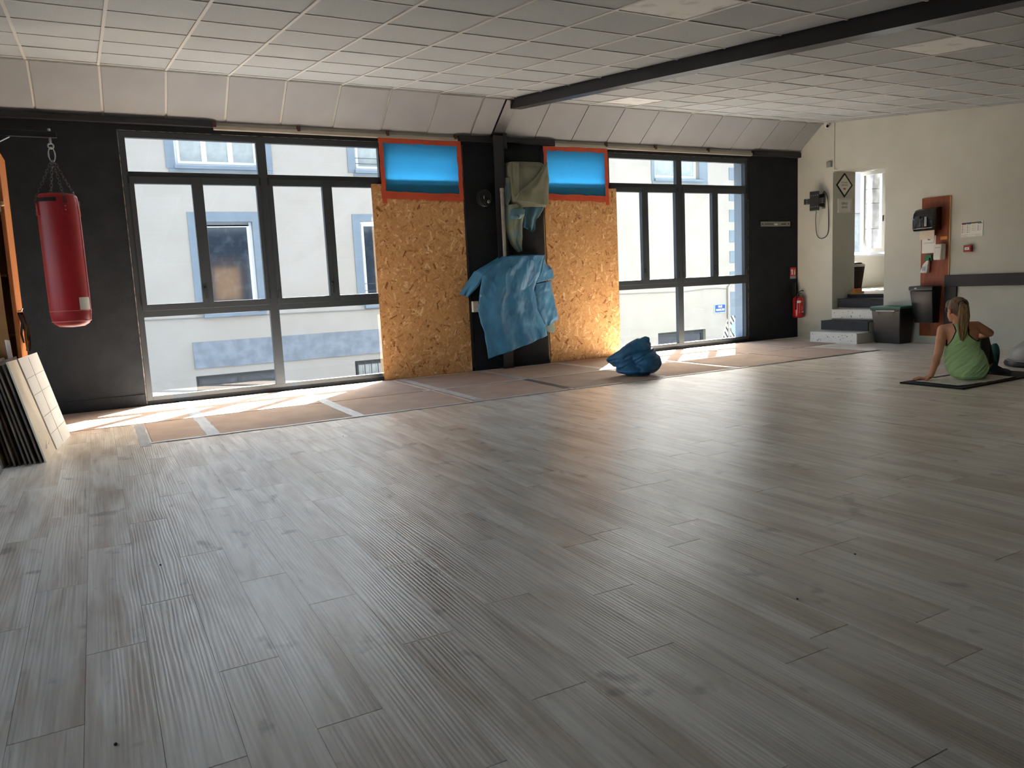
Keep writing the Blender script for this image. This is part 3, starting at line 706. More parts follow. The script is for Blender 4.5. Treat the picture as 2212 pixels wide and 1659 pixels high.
obj('downpipe', G().tube([(16.72, FY - 0.05, 0.72), (16.72, FY - 0.05, -1.3)], 0.045, 10).tube([(16.72, FY - 0.05, 0.70), (16.86, FY - 0.05, 0.82)], 0.04, 10), 'facade', bld, smooth=True)
c = G(); c.tube([(-3, FY - 0.02, 0.76), (1.0, FY - 0.02, 0.747), (3.6, FY - 0.02, 0.714), (5.43, FY - 0.02, 0.695), (9, FY - 0.02, 0.71), (12.77, FY - 0.02, 0.70), (15.1, FY - 0.02, 0.66), (15.8, FY - 0.02, 0.70), (16.3, FY - 0.02, 0.705), (16.82, FY - 0.02, 0.65)], 0.012, 6)
obj('wall_cable', c, 'cable_grey', label='thin cable strung along the white facade', cat='cable')
t = thing('street_name_sign', 'blue street name plate with white letters on the facade', 'sign', (16.40, FY - 0.02, -0.035))
obj('backplate', B(16.17, 16.63, FY - 0.02, FY - 0.001, -0.04, 0.232), 'sign_grey', t, bevel=0.006)
obj('enamel', B(16.205, 16.60, FY - 0.026, FY - 0.02, -0.012, 0.205), 'sign_blue', t)
text('lettering', 'RUE', 0.085, (16.40, FY - 0.028, 0.150), (1, 0, 0), (0, 0, 1), 'sign_white', t, bold=0.002)
text('lettering', 'GABRIEL PERI', 0.078, (16.40, FY - 0.028, 0.055), (1, 0, 0), (0, 0, 1), 'sign_white', t, bold=0.002, sx=0.72)
t = thing('striped_wall_panel', 'black and white diagonal striped panel at the foot of the building corner', 'panel', (16.8, FY - 0.03, -1.0))
poly = [(16.36, -1.1), (16.70, -0.20), (16.80, -0.15), (17.04, -0.147), (17.04, -1.1)]
obj('board', G().prism([(x, FY - 0.045, z) for x, z in poly], (0, 0.04, 0)), 'sign_white', t)
def clip(poly, f):
    out = []
    for i in range(len(poly)):
        a, b = poly[i], poly[(i + 1) % len(poly)]; fa, fb = f(a), f(b)
        if fa >= 0: out.append(a)
        if (fa >= 0) != (fb >= 0): k = fa / (fa - fb); out.append((a[0] + (b[0] - a[0]) * k, a[1] + (b[1] - a[1]) * k))
    return out
dirn = (0.92, 0.55); perp0 = None
for k in range(-2, 16):
    c0 = 16.36 * 0.85 + (-1.1) * 0.53 + 0.055 + k * 0.115
    f1 = lambda p, c0=c0: p[0] * 0.85 + p[1] * 0.53 - c0; f2 = lambda p, c0=c0: c0 + 0.05 - (p[0] * 0.85 + p[1] * 0.53)
    pg = clip(clip(poly, f1), f2)
    if len(pg) > 2: obj('stripe', G().prism([(x, FY - 0.048, z) for x, z in pg], (0, 0.003, 0)), 'ink', t)
obj('grey_dome', G().prism([(17.04, FY - 0.052, -0.72)] + [(17.0 + 0.2 * math.cos(a), FY - 0.052, -0.52 + 0.2 * math.sin(a)) for a in [math.pi * 1.45 - i * math.pi * 0.95 / 10 for i in range(11)]], (0, 0.003, 0)), 'sign_grey', t)
t = thing('corner_house', 'pale house with balcony seen through the upstairs window', 'building', (25, 11, -1.3))
obj('wall', wall_with_holes(20, 32, -1.3, 8, 11.0, 11.3, [(23.2, 24.3, 1.0, 3.2), (26.0, 27.1, 1.0, 3.2)]), 'facade', t)
obj('shutter', B(23.2, 24.3, 11.1, 11.2, 1.0, 3.2), 'pane_pale', t); obj('shutter', B(26.0, 27.1, 11.1, 11.2, 1.0, 3.2), 'pane_pale', t)
bal = obj('balcony', B(22.6, 25.2, 10.2, 11.0, 0.75, 0.95), 'facade', t)
for k in range(18): obj('baluster', B(22.65 + k * 0.145, 22.68 + k * 0.145, 10.22, 10.25, 0.95, 1.9), 'iron', bal)
obj('handrail', B(22.6, 25.2, 10.2, 10.27, 1.9, 1.95), 'iron', bal)
t = thing('stone_pier', 'rough grey stone pier outside the upstairs window', 'pier', (15.0, 1.86, -1.3))
z = -1.3; k = 0
while z < 3.6:
    h = 0.3 + 0.12 * ((k * 7) % 3); obj('stone', B(14.86 - 0.01 * (k % 2), 15.13, 1.75, 1.98, z, min(z + h - 0.012, 3.6)), 'stone', t, bevel=0.012); z += h; k += 1

# ================================================================== THINGS AT THE WINDOW WALL
# ---- cardboard sheets taped down on the floor
cuts = [0.77, 2.0, 3.21, 4.40, 5.60, 6.80, 8.0, 9.2]
def sheet(x0, x1, y0, y1, lab):
    j = lambda: random.uniform(-0.012, 0.012)
    q = [(x0 + j(), y0 + j()), (x1 + j(), y0 + j()), (x1 + j(), y1), (x0 + j(), y1)]
    g = G().hexa([(a, b, 0.0005) for a, b in q], [(a, b, 0.0045) for a, b in q])
    return obj('cardboard_sheet', g, 'cardboard', label=lab, cat='cardboard', group='cardboard sheets taped down along the windows')
near = ['brown cardboard sheet at the foot of the black wall behind the leaning boards', 'cardboard sheet between two wide silvery tapes at the foot of the clear window',
        'sunlit cardboard sheet below the clear window next to the strand board', 'cardboard sheet at the foot of the strand board beside the wide clear window',
        'cardboard sheet at the foot of the black pier', 'cardboard sheet at the foot of the strand board on the stairs side',
        'sunlit cardboard sheet below the window behind the blue sack', 'cardboard sheet below the window end facing the street sign', 'cardboard sheet at the foot of the black wall beside the stairs']
far = ['small cardboard piece between silvery tapes in front of the leaning boards', 'cardboard sheet bordering the planks with wide silvery tape at both ends', 'cardboard sheet bordering the planks between silvery and pale tape',
       'cardboard sheet bordering the planks that ends at the dark tape strip', 'cardboard sheet bordering the planks between dark tape strip and blue sack', 'cardboard sheet bordering the planks just beyond the blue sack',
       'cardboard sheet bordering the planks where the dark edging tape begins', 'cardboard sheet bordering the planks closest to the stairs']
xs1 = [-0.50] + cuts + [9.90]
for i in range(len(xs1) - 1): sheet(xs1[i] + 0.02, xs1[i + 1] - 0.02, -1.335, -0.135 if i in (3, 4) else -0.03, near[i])
xs2 = [0.29] + cuts + [9.35]
for i in range(len(xs2) - 2): sheet(xs2[i] + 0.02, xs2[i + 1] - 0.02, -2.45, -1.365, far[i])
def tape(path, wd, m, lab, name='tape_strip', z=0.005, grp='tape strips on the cardboard'):
    g = G(); a, b = Vector(path[0]), Vector(path[1]); d = (b - a); L = d.length; d.normalize(); n_ = Vector((-d.y, d.x, 0)); k = max(2, int(L / 0.12)); base = 0
    pts = []
    for i in range(k + 1):
        c = a + d * L * i / k; w0 = wd * (0.5 + random.uniform(-0.06, 0.06)); w1 = wd * (0.5 + random.uniform(-0.06, 0.06)); zz = z + random.uniform(0, 0.002)
        pts.append([(c.x + n_.x * w0, c.y + n_.y * w0, zz), (c.x - n_.x * w1, c.y - n_.y * w1, zz)])
    g.rings([p for p in pts], cap=False, closed=False)
    return obj(name, g, m, label=lab, cat='tape', group=grp, solid=0.0008)
for x, l_ in ((0.775, 'wide silvery tape beside the small cardboard piece'), (2.03, 'wide silvery tape between two full cardboard sheets below the clear window')): tape([(x, -2.5, 0), (x, -0.03, 0)], 0.105, 'tape_grey', l_)
for x, m_, l_ in ((3.29, 'tape_pale', 'pale tape across the cardboard beneath the first chipboard panel'), (4.42, 'tape_grey', 'silvery tape from the black pier to the cardboard seam'), (5.62, 'tape_pale', 'pale tape across the cardboard beside the blue bag'), (6.72, 'tape_pale', 'pale tape across the cardboard beyond the blue bag')):
    tape([(x, -1.36 if x in (4.42,) else -2.42, 0), (x + 0.02, -0.05, 0)], 0.09, m_, l_)
tape([(4.36, -2.36, 0), (4.41, -1.36, 0)], 0.09, 'tape_dark', 'dark brown tape strip across the cardboard joint')
tape([(0.25, -2.6, 0), (0.25, -1.4, 0)], 0.08, 'tape_grey', 'silvery tape on the bare floor by the cardboard end', z=0.0015)
tape([(0.28, -2.475, 0), (4.3, -2.46, 0)], 0.055, 'tape_pale', 'crumpled white tape edging the cardboard before the clear window', z=0.004)
tape([(4.35, -2.46, 0), (6.9, -2.47, 0)], 0.05, 'tape_pale', 'white tape edging the cardboard beside the blue bag', z=0.004)
tape([(6.95, -2.465, 0), (9.35, -2.46, 0)], 0.05, 'tape_dark', 'dark tape edging the cardboard towards the stairs', z=0.004)
tape([(3.1, -1.352, 0), (6.0, -1.35, 0)], 0.045, 'tape_pale', 'white tape along the middle cardboard seam before the pier')
tape([(6.1, -1.35, 0), (8.9, -1.35, 0)], 0.03, 'tape_pale', 'narrow white tape along the far cardboard seam')

# ---- chipboard panels, single flakes as relief
def osb(x0, x1, z0, z1, lab, seed):
    t = thing('chipboard_panel', lab, 'panel', ((x0 + x1) / 2, -0.02, z0), 'strand board panels closing broken panes')
    obj('core', B(x0, x1, -0.028, -0.013, z0, z1), 'osb_core', t)
    obj('cut_edge', B(x0 - 0.001, x0 + 0.003, -0.029, -0.012, z0, z1), 'osb_edge', t); obj('cut_edge', B(x1 - 0.003, x1 + 0.001, -0.029, -0.012, z0, z1), 'osb_edge', t)
    r = random.Random(seed); g = G(); n_ = 6800
    for i in range(n_):
        thin = r.random() < 0.30; L = r.uniform(0.025, 0.075) if thin else r.uniform(0.04, 0.13); W = r.uniform(0.003, 0.008) if thin else r.uniform(0.012, 0.036)
        a = r.gauss(math.pi / 2 if r.random() < 0.55 else 0.6, 0.75)
        cx, cz = r.uniform(x0, x1), r.uniform(z0, z1); y = -0.0284 - 0.0022 * i / n_
        dx, dz = math.cos(a), math.sin(a); q = []
        for u, v in ((-L, -W), (-L * r.uniform(0.6, 1), W * r.uniform(0.6, 1)), (L, W * r.uniform(0.3, 1)), (L * r.uniform(0.7, 1), -W)):
            u *= 0.5; v *= 0.5
            q.append((min(x1, max(x0, cx + dx * u - dz * v)), y - 0.0006 * (v > 0), min(z1, max(z0, cz + dz * u + dx * v))))
        g.add(q, [(0, 1, 2, 3)])
    obj('wood_strands', g, 'osb_flake', t, kind='stuff')
osb(3.125, 4.352, 0.006, 2.425, 'strand board panel between the wide clear window and the black pier', 3)
osb(5.580, 6.797, 0.006, 2.425, 'strand board panel on the stairs side of the black pier', 9)

# ---- blue film held with orange tape
def film(x0, x1, z0, z1, lab, seed, tails):
    t = thing('plastic_sheeting', lab, 'plastic sheet', ((x0 + x1) / 2, -0.03, z0), 'blue plastic over the top panes')
    g = patch(G(), [(x0 + 0.03, -0.040, z1 - 0.03), (x0 + 0.03, -0.040, z0 + 0.03)], [(x1 - 0.03, -0.040, z1 - 0.03), (x1 - 0.03, -0.040, z0 + 0.03)], 50, 30, 0.004, 0.006, seed, 0.0015, 5, fs=7)
    obj('film', g, 'blue_film', t, smooth='all')
    def strip(name, a, b, wd):
        a, b = Vector(a), Vector(b); d = (b - a).normalized(); n_ = Vector((-d.z, 0, d.x)); k = 14; r = random.Random(seed + a.x); q = []
        for i in range(k + 1):
            c = a.lerp(b, i / k); q.append([c + n_ * wd * (0.5 + r.uniform(-.1, .1)) + Vector((0, r.uniform(-.002, .0), 0)), c - n_ * wd * (0.5 + r.uniform(-.1, .1))])
        obj(name, G().rings(q, cap=False, closed=False), 'orange_tape', t, solid=0.001)
    y = -0.050
    strip('tape', (x0, y, z1 - 0.03), (x1, y, z1 - 0.025), 0.06); strip('tape', (x0, y, z0 + 0.045), (x1, y, z0 + 0.02), 0.085)
    strip('tape', (x0 + 0.03, y - 0.002, z1), (x0 + 0.035, y - 0.002, z0 - (0.06 if tails[0] else 0)), 0.055); strip('tape', (x1 - 0.03, y - 0.002, z1), (x1 - 0.025, y - 0.002, z0 - (0.06 if tails[1] else 0)), 0.06)
film(3.24, 4.345, 2.25, 2.975, 'blue plastic sheet taped in orange above the panel beside the wide clear window', 2, (1, 0))
film(5.575, 6.645, 2.25, 2.97, 'blue plastic sheet taped in orange partly behind the olive canvas cover', 5, (0, 1))

# ---- pier: speaker, pipe, socket, covers
t = thing('wall_speaker', 'round black speaker on the dark pier', 'speaker', (4.62, -0.06, 2.17))
ax = Vector((0.25, -1, -0.12)).normalized(); c0 = Vector((4.625, -0.05, 2.268))
obj('bracket', G().box(4.60, 4.65, -0.05, -0.001, 2.22, 2.30), 'black_plastic', t)
obj('body', G().lathe(c0 - ax * 0.03, [(0.05, 0), (0.10, 0.02), (0.112, 0.05), (0.112, 0.08), (0.10, 0.085), (0.095, 0.075)], 32, ax), 'black_plastic', t, smooth=True)
obj('cone', G().lathe(c0 + ax * 0.03, [(0.095, 0.012), (0.06, 0.0), (0.03, 0.012), (0.001, 0.018)], 28, ax), 'black_gloss', t, smooth=True)
u = ax.orthogonal().normalized(); v = ax.cross(u)
gr = G()
for k in range(-3, 4):
    h = math.sqrt(0.1 ** 2 - (k * 0.028) ** 2) - 0.004; gr.tube([c0 + ax * 0.055 + u * k * 0.028 - v * h, c0 + ax * 0.062 + u * k * 0.028, c0 + ax * 0.055 + u * k * 0.028 + v * h], 0.003, 6)
obj('grille', gr, 'black_plastic', t)
obj('reflector', G().lathe(c0 + ax * 0.056 + Vector((0.045, 0, -0.045)), [(0.024, 0), (0.020, 0.008), (0.001, 0.012)], 14, ax), 'grey_metal', t, smooth=True)
obj('badge', G().box(4.60, 4.615, -0.125, -0.118, 2.25, 2.29), 'grey_metal', t)
t = obj('pipe', G().lathe((4.857, -0.155, 0.4), [(0.024, 0), (0.024, 1.94), (0.028, 1.945), (0.028, 1.985), (0.020, 1.985), (0.018, 1.95)], 18), 'grey_pvc', smooth=True, label='grey plastic pipe standing up behind the blue tarpaulin', cat='pipe')
t = thing('socket_box', 'white surface socket box at the edge of the blue tarpaulin', 'socket', (4.44, -0.03, 0.787))
obj('housing', B(4.40, 4.485, -0.05, -0.001, 0.787, 0.93), 'beige_plastic', t, bevel=0.006)
obj('outlet', G().lathe((4.443, -0.0505, 0.888), [(0.022, 0), (0.020, 0.003), (0.016, 0.001), (0.001, 0.0)], 16, (0, -1, 0)).lathe((4.443, -0.0505, 0.828), [(0.022, 0), (0.020, 0.003), (0.016, 0.001), (0.001, 0.0)], 16, (0, -1, 0)), 'white_plastic', t)

t = thing('blue_tarpaulin', 'crumpled blue tarpaulin hanging over the lower part of the black pier', 'tarpaulin', (4.95, -0.2, 0.17))
A = lambda pts, y: [(x, (y if not isinstance(y, (list, tuple)) else y[i]), z) for i, (x, z) in enumerate(pts)]
g = G()
patch(g, A([(4.83, 1.495), (4.48, 1.262), (4.425, 1.0), (4.40, 0.815), (4.43, 0.65), (4.472, 0.518), (4.498, 0.168)], [-0.20, -0.19, -0.20, -0.19, -0.18, -0.19, -0.21]),
      A([(5.42, 1.50), (5.35, 1.26), (5.27, 1.05), (5.31, 0.774), (5.42, 0.54), (5.43, 0.41)], [-0.22, -0.2, -0.17, -0.17, -0.17, -0.19]), 110, 120, 0.085, 0.014, 1.3, 0.019, 3, fs=6, crease=0.009)
obj('front', g, 'blue_tarp', t, smooth='all', solid=0.003)
g = patch(G(), A([(4.84, 1.51), (4.441, 1.313), (4.289, 1.13), (4.203, 1.03)], [-0.05, -0.05, -0.06, -0.08]), A([(4.84, 1.49), (4.50, 1.262), (4.44, 1.13), (4.31, 0.985)], [-0.21, -0.20, -0.17, -0.12]), 40, 60, 0.03, 0.018, 4.0, 0.01, 2, crease=0.007)
obj('side_fold', g, 'blue_tarp', t, smooth='all', solid=0.003)
g = patch(G(), A([(4.84, 1.505), (5.01, 1.515), (5.22, 1.518), (5.47, 1.506)], -0.004), A([(4.80, 1.485), (5.01, 1.502), (5.22, 1.508), (5.44, 1.50)], -0.222), 14, 30, 0.0, 0.006, 8.0, push=(0, 0, 1))
obj('top_fold', g, 'blue_tarp', t, smooth='all', solid=0.003)
g = patch(G(), A([(5.44, 1.504), (5.36, 1.26), (5.29, 1.13)], [-0.2, -0.21, -0.20]), A([(5.475, 1.506), (5.548, 1.389), (5.63, 1.32), (5.646, 1.186)], [-0.06, -0.06, -0.07, -0.09]), 36, 48, 0.03, 0.012, 6.0, crease=0.007)
obj('sleeve', g, 'blue_tarp', t, smooth='all', solid=0.003)
g = patch(G(), A([(5.30, 1.12), (5.275, 1.0), (5.31, 0.774), (5.43, 0.53)], [-0.17, -0.15, -0.15, -0.14]), A([(5.61, 1.16), (5.60, 1.09), (5.66, 0.753), (5.682, 0.606), (5.56, 0.55)], [-0.08, -0.08, -0.09, -0.09, -0.09]), 44, 68, 0.05, 0.02, 7.7, 0.008, 2, crease=0.007)
obj('sleeve', g, 'blue_tarp', t, smooth='all', solid=0.003)
g = patch(G(), A([(5.44, 0.53), (5.465, 0.456)], -0.11), A([(5.61, 0.60), (5.64, 0.47), (5.60, 0.42)], -0.085), 12, 12, 0.015, 0.012, 9.1)
obj('hem_flap', g, 'drape', t, smooth='all', solid=0.003)
for i, (x, z, y) in enumerate(((4.43, 1.0, -0.235), (5.135, 0.375, -0.285), (5.295, 0.95, -0.19), (5.425, 0.555, -0.18), (5.29, 0.80, -0.19))):
    obj('eyelet', G().torus((x, y, z), (1, 0, 0), (0, 0, 1), 0.011, 0.004, 12, 6), 'eyelet', t)

t = thing('canvas_cover', 'olive canvas cover wrapped round a box high on the black pier', 'cover', (5.25, -0.12, 1.55))
g = G(); X0, X1, Z0, Z1 = 4.965, 5.555, 2.145, 2.725
rg = []
for i in range(15):
    v_ = i / 14; z = lerp(Z0, Z1, v_); e = 0.03 * (1 - min(1, min(v_, 1 - v_) * 9)); ring = []
    sk = 0.012 * math.sin(v_ * 5)
    xa, xb = X0 + 0.03 * (1 - v_) + e, X1 - 0.015 * (1 - v_) - e * (2.0 if v_ > 0.8 else 1) + sk
    for (x, y) in ((xa, -0.01), (xa + 0.002, -0.12), (xa + 0.01, -0.2 + e), (xa + 0.06, -0.232 + e * 1.2), (lerp(xa, xb, 0.35), -0.238 + e), (lerp(xa, xb, 0.65), -0.24 + e), (xb - 0.06, -0.232 + e), (xb - 0.008, -0.2 + e), (xb, -0.12), (xb, -0.01)):
        ring.append(Vector((x, y + 0.008 * noise.noise((x * 7, z * 7, 2)), z)))
    rg.append(ring)
obj('wrap', g.rings(rg), 'green_canvas', t, smooth=True)
g = patch(G(), A([(5.50, 2.715), (5.30, 2.50), (5.062, 2.325), (5.0, 2.21)], [-0.245, -0.25, -0.25, -0.245]), A([(5.51, 2.716), (5.552, 2.5), (5.535, 2.30), (5.52, 2.15)], [-0.24, -0.225, -0.22, -0.225]), 26, 36, 0.022, 0.010, 3.3, 0.006, 2)
obj('diagonal_fold', g, 'green_canvas', t, smooth='all', solid=0.003)
g = patch(G(), A([(4.985, 2.715), (4.985, 2.45), (5.0, 2.30)], -0.245), A([(5.08, 2.70), (5.075, 2.6), (5.066, 2.327)], -0.252), 8, 20, 0.006, 0.004, 5.3)
obj('edge_fold', g, 'green_canvas', t, smooth='all', solid=0.003)
g = patch(G(), A([(4.95, 2.53), (4.885, 2.35), (4.88, 2.25), (4.90, 2.144)], -0.10), A([(4.985, 2.52), (4.995, 2.36), (5.01, 2.28), (4.93, 2.16)], -0.16), 12, 20, 0.02, 0.012, 2.2)
obj('side_flap', g, 'drape', t, smooth='all', solid=0.003)
g = patch(G(), A([(4.91, 2.17), (4.89, 2.04), (4.903, 1.848), (4.976, 1.646), (5.075, 1.55)], [-0.12, -0.13, -0.14, -0.13, -0.12]), A([(5.08, 2.18), (5.165, 2.10), (5.145, 1.911), (5.138, 1.75), (5.133, 1.57)], [-0.2, -0.2, -0.17, -0.15, -0.12]), 24, 46, 0.05, 0.022, 11.3, 0.02, 2, fs=7)
obj('long_drape', g, 'drape', t, smooth='all', solid=0.003)
g = patch(G(), A([(4.96, 2.12), (4.93, 2.02), (4.95, 1.985)], [-0.20, -0.22, -0.21]), A([(5.16, 2.11), (5.15, 2.04), (5.08, 1.98)], [-0.20, -0.215, -0.2]), 18, 14, 0.045, 0.012, 1.7)
obj('upper_drape', g, 'drape_blue', t, smooth='all', solid=0.003)
g = patch(G(), A([(5.16, 2.16), (5.165, 2.0), (5.16, 1.885), (5.225, 1.872)], -0.09), A([(5.50, 2.16), (5.42, 2.03), (5.36, 1.98), (5.35, 1.85), (5.30, 1.815)], [-0.16, -0.15, -0.14, -0.12, -0.12]), 24, 26, 0.04, 0.02, 13.1, 0.028, 2, fs=7)
obj('short_drape', g, 'drape_blue', t, smooth='all', solid=0.003)
obj('eyelet', G().torus((5.04, -0.262, 2.0), (1, 0, 0), (0, 0, 1), 0.012, 0.004, 12, 6), 'eyelet', t)
obj('eyelet', G().torus((5.10, -0.14, 1.60), (1, 0, 0), (0, 0, 1), 0.012, 0.004, 12, 6), 'eyelet', t)

# ---- blue bag on the cardboard
VD = Vector((0.60, 0.80, 0)); RD = Vector((0.80, -0.60, 0)); UP = Vector((0, 0, 1)); bc = Vector((5.50, -2.05, 0.0))
def bp(r, d, z): return bc + RD * r + VD * d + UP * z
g = G()
g.ell(bp(0.13, 0, 0.135), (RD * 0.19, VD * 0.17, UP * 0.14)); g.ell(bp(-0.06, 0.0, 0.095), (RD * 0.15, VD * 0.15, UP * 0.10)); g.ell(bp(0.10, 0.03, 0.20), (RD * 0.17, VD * 0.14, UP * 0.11)); g.ell(bp(0.02, -0.02, 0.05), (RD * 0.24, VD * 0.17, UP * 0.055))
g.ell(bp(-0.06, 0.02, 0.22), ((RD * 0.9 + UP * 0.38) * 0.24, VD * 0.11, (UP * 0.9 - RD * 0.3) * 0.085))
g.tube([bp(-0.315, 0.0, 0.172), bp(-0.25, 0.0, 0.175), bp(-0.12, 0.0, 0.215), bp(0.02, 0.0, 0.285), bp(0.11, 0.0, 0.345), bp(0.15, 0.01, 0.425)], [0.012, 0.05, 0.085, 0.09, 0.085, 0.016], 18)
def crease(p):
    q = p - bc; a, b, c = q.dot(RD), q.dot(VD), q.z; u_ = a * 0.42 - c * 0.9; v_ = a * 0.9 + c * 0.42
    r1 = (1 - abs(noise.noise((v_ * 3.5, u_ * 11, b * 5 + 3)))) ** 5; r2 = (1 - abs(noise.noise((a * 10 + 7, b * 9, c * 6)))) ** 6
    step = 0.022 if (c > 0.17 + (a - 0.0) * 0.5 and c < 0.5) else 0.0
    return -0.013 * r1 - 0.006 * r2 + 0.008 * noise.noise((a * 5, b * 5, c * 5)) + step * max(0, 1 - abs(a) * 1.5) + 0.006
bagm = remesh('plastic_bag', g, 0.0065, 'bag_blue', None, smooth=2, disp=crease, label='crumpled dark blue plastic sack lying on the cardboard', cat='sack')
zmin = min(v.co.z for v in bagm.data.vertices)
for v in bagm.data.vertices:
    v.co.z -= zmin
    if v.co.z < 0.012: v.co.z *= 0.3
bagm.location.z = 0.0055

# ================================================================== LEFT SIDE
# ---- punching bag
BX, BY, BR = -0.170, -1.94, 0.152
t = thing('punching_bag', 'red vinyl punching bag hanging on chains from a black arm', 'punching bag', (BX, BY, 0.958))
ZB, ZT = 0.958, 2.00
obj('body', G().lathe((BX, BY, ZB), [(0.02, 0.0), (0.09, 0.006), (0.128, 0.03), (0.144, 0.065), (0.150, 0.12), (BR, 0.3), (BR, 0.8), (0.150, 0.95), (0.149, 1.0), (0.142, 1.05), (0.130, 1.068), (0.02, 1.07)], 40), 'red_vinyl', t, smooth='all')
pg = G()
for h, r in ((0.135, 0.1515),): pg.torus((BX, BY, ZB + h), (1, 0, 0), (0, 1, 0), r, 0.0025, 40, 5)
pg.torus((BX, BY, ZB + 0.05), (1, 0, 0), (0, 1, 0), 0.140, 0.005, 40, 6)
obj('piping', pg, 'red_piping', t)
seam = math.radians(-20)
obj('seam', G().tube([(BX + BR * math.cos(seam) * k, BY + BR * math.sin(seam) * k, ZB + z) for z, k in ((0.05, 0.93), (0.12, 1.0), (0.5, 1.012), (0.95, 1.0), (1.04, 0.94))], 0.004, 6), 'red_piping', t)
def shell(a0, a1, z0, z1, r, n_=10):
    q = []
    for i in range(n_ + 1):
        a = math.radians(lerp(a0, a1, i / n_)); q.append([(BX + r * math.cos(a), BY + r * math.sin(a), z0), (BX + r * math.cos(a), BY + r * math.sin(a), z1)])
    return G().rings(q, cap=False, closed=False)
obj('opening_band', shell(-172, -92, ZB + 1.002, ZB + 1.034, 0.1475), 'strap_black', t, solid=0.002)
obj('label_patch', shell(-62, -22, ZB + 0.14, ZB + 0.24, 0.1535), 'white_plastic', t, solid=0.001)
hook = Vector((BX, BY, 2.345))
for k, a in enumerate((-160, -70, 20, 110)):
    a = math.radians(a); d = Vector((math.cos(a), math.sin(a), 0)); tg = Vector((-d.y, d.x, 0))
    c = Vector((BX, BY, 0)) + d * 0.1535
    g = G().hexa([c + tg * s * 0.03 + d * o + Vector((0, 0, ZB + 0.90)) for s, o in ((-1, -0.004), (1, -0.004), (1, 0.004), (-1, 0.004))], [c + tg * s * 0.012 + d * o + Vector((0, 0, ZB + 1.0)) for s, o in ((-1, -0.004), (1, -0.004), (1, 0.004), (-1, 0.004))])
    s = obj('hanging_strap', g, 'red_vinyl', t)
    obj('rivet', G().ell(c + d * 0.005 + Vector((0, 0, ZB + 0.935)), ((0.005, 0, 0), (0, 0.005, 0), (0, 0, 0.005)), 8, 6).ell(c + d * 0.005 + Vector((0, 0, ZB + 0.965)), ((0.005, 0, 0), (0, 0.005, 0), (0, 0, 0.005)), 8, 6), 'zinc', s)
    ring = c + d * 0.006 + Vector((0, 0, ZB + 1.005))
    obj('d_ring', G().torus(ring, tg, (0, 0, 1), 0.018, 0.003, 14, 6), 'chain', s)
    # chain of links
    a0, b0 = ring + Vector((0, 0, 0.012)), hook + Vector((d.x * 0.008, d.y * 0.008, -0.05)); L = (b0 - a0).length; n_ = int(L / 0.026); ax = (b0 - a0).normalized(); p1 = ax.cross(Vector((0.3, 0.8, 0.1))).normalized(); p2 = ax.cross(p1)
    cg = G()
    for i in range(n_): cg.torus(a0.lerp(b0, (i + 0.5) / n_), ax, p1 if i % 2 else p2, 0.0175, 0.0026, 10, 5, 0.55)
    obj('chain', cg, 'chain', t, kind='stuff')
obj('carabiner', G().torus(hook + Vector((0, 0, -0.005)), (0, 0, 1), (1, 0.2, 0), 0.055, 0.006, 18, 6, 0.42), 'zinc', t, smooth='all')
obj('swivel', G().torus(hook + Vector((0, 0, 0.062)), (0, 0, 1), (1, 0.2, 0), 0.02, 0.006, 14, 6).cyl(hook + Vector((0, 0, 0.08)), hook + Vector((0, 0, 0.135)), 0.009, 10), 'zinc', t, smooth='all')
t = thing('bag_bracket', 'black steel wall arm carrying the red punching bag', 'bracket', (-1.5, BY, 2.47))
zb = 2.472
obj('arm', B(-3.49, BX + 0.045, BY - 0.025, BY + 0.025, zb, zb + 0.048), 'black_steel', t, bevel=0.004)
obj('end_cap', B(BX + 0.045, BX + 0.05, BY - 0.024, BY + 0.024, zb + 0.001, zb + 0.047), 'black_plastic', t)
obj('brace', G().tube([(-0.45, BY, zb + 0.01), (-1.2, BY, zb - 0.42), (-3.45, BY, zb - 1.6)], 0.022, 8), 'black_steel', t)
obj('bolt', G().cyl((BX, BY, zb + 0.049), (BX, BY, zb + 0.07), 0.012, 8), 'zinc', t)
obj('wall_plate', B(-3.498, -3.48, BY - 0.08, BY + 0.08, 0.7, 2.7), 'black_steel', t)

# ---- tall wooden cupboard, straps, boards leaning on it
t = thing('wooden_cupboard', 'tall orange-brown wooden cupboard with a warped door behind the leaning boards', 'cupboard', (-0.9, -1.3, 0))
obj('side_panel', G().hexa([(-0.607, -1.62, 0), (-0.580, -1.62, 0), (-0.580, -1.02, 0), (-0.607, -1.02, 0)], [(-0.587, -1.62, 2.43), (-0.556, -1.62, 2.43), (-0.556, -1.02, 2.43), (-0.587, -1.02, 2.43)]), 'wood_orange', t, bevel=0.003)
obj('back_panel', B(-1.4, -0.61, -1.04, -1.02, 0, 2.42), 'wood_tan', t)
obj('top_panel', B(-1.4, -0.60, -1.62, -1.04, 2.38, 2.41), 'wood_orange', t)
obj('side_panel', B(-1.43, -1.40, -1.62, -1.02, 0, 2.43), 'wood_orange', t)
for z in (0.4, 0.9, 1.4, 1.9): obj('shelf', B(-1.4, -0.61, -1.55, -1.04, z, z + 0.02), 'wood_tan', t)
g = G(); rows = []
for i in range(13):
    z = lerp(0.04, 2.40, i / 12); sag = -0.035 * math.sin(math.pi * i / 12) - 0.004
    rows.append([(-1.39, -1.66, z), (-0.61 + sag, -1.66, z), (-0.61 + sag, -1.638, z), (-1.39, -1.638, z)])
d = obj('door', g.rings(rows), 'wood_tan', t)
for z in (1.92, 0.6): obj('hinge', B(-0.616, -0.583, -1.672, -1.655, z, z + 0.07), 'zinc', d)
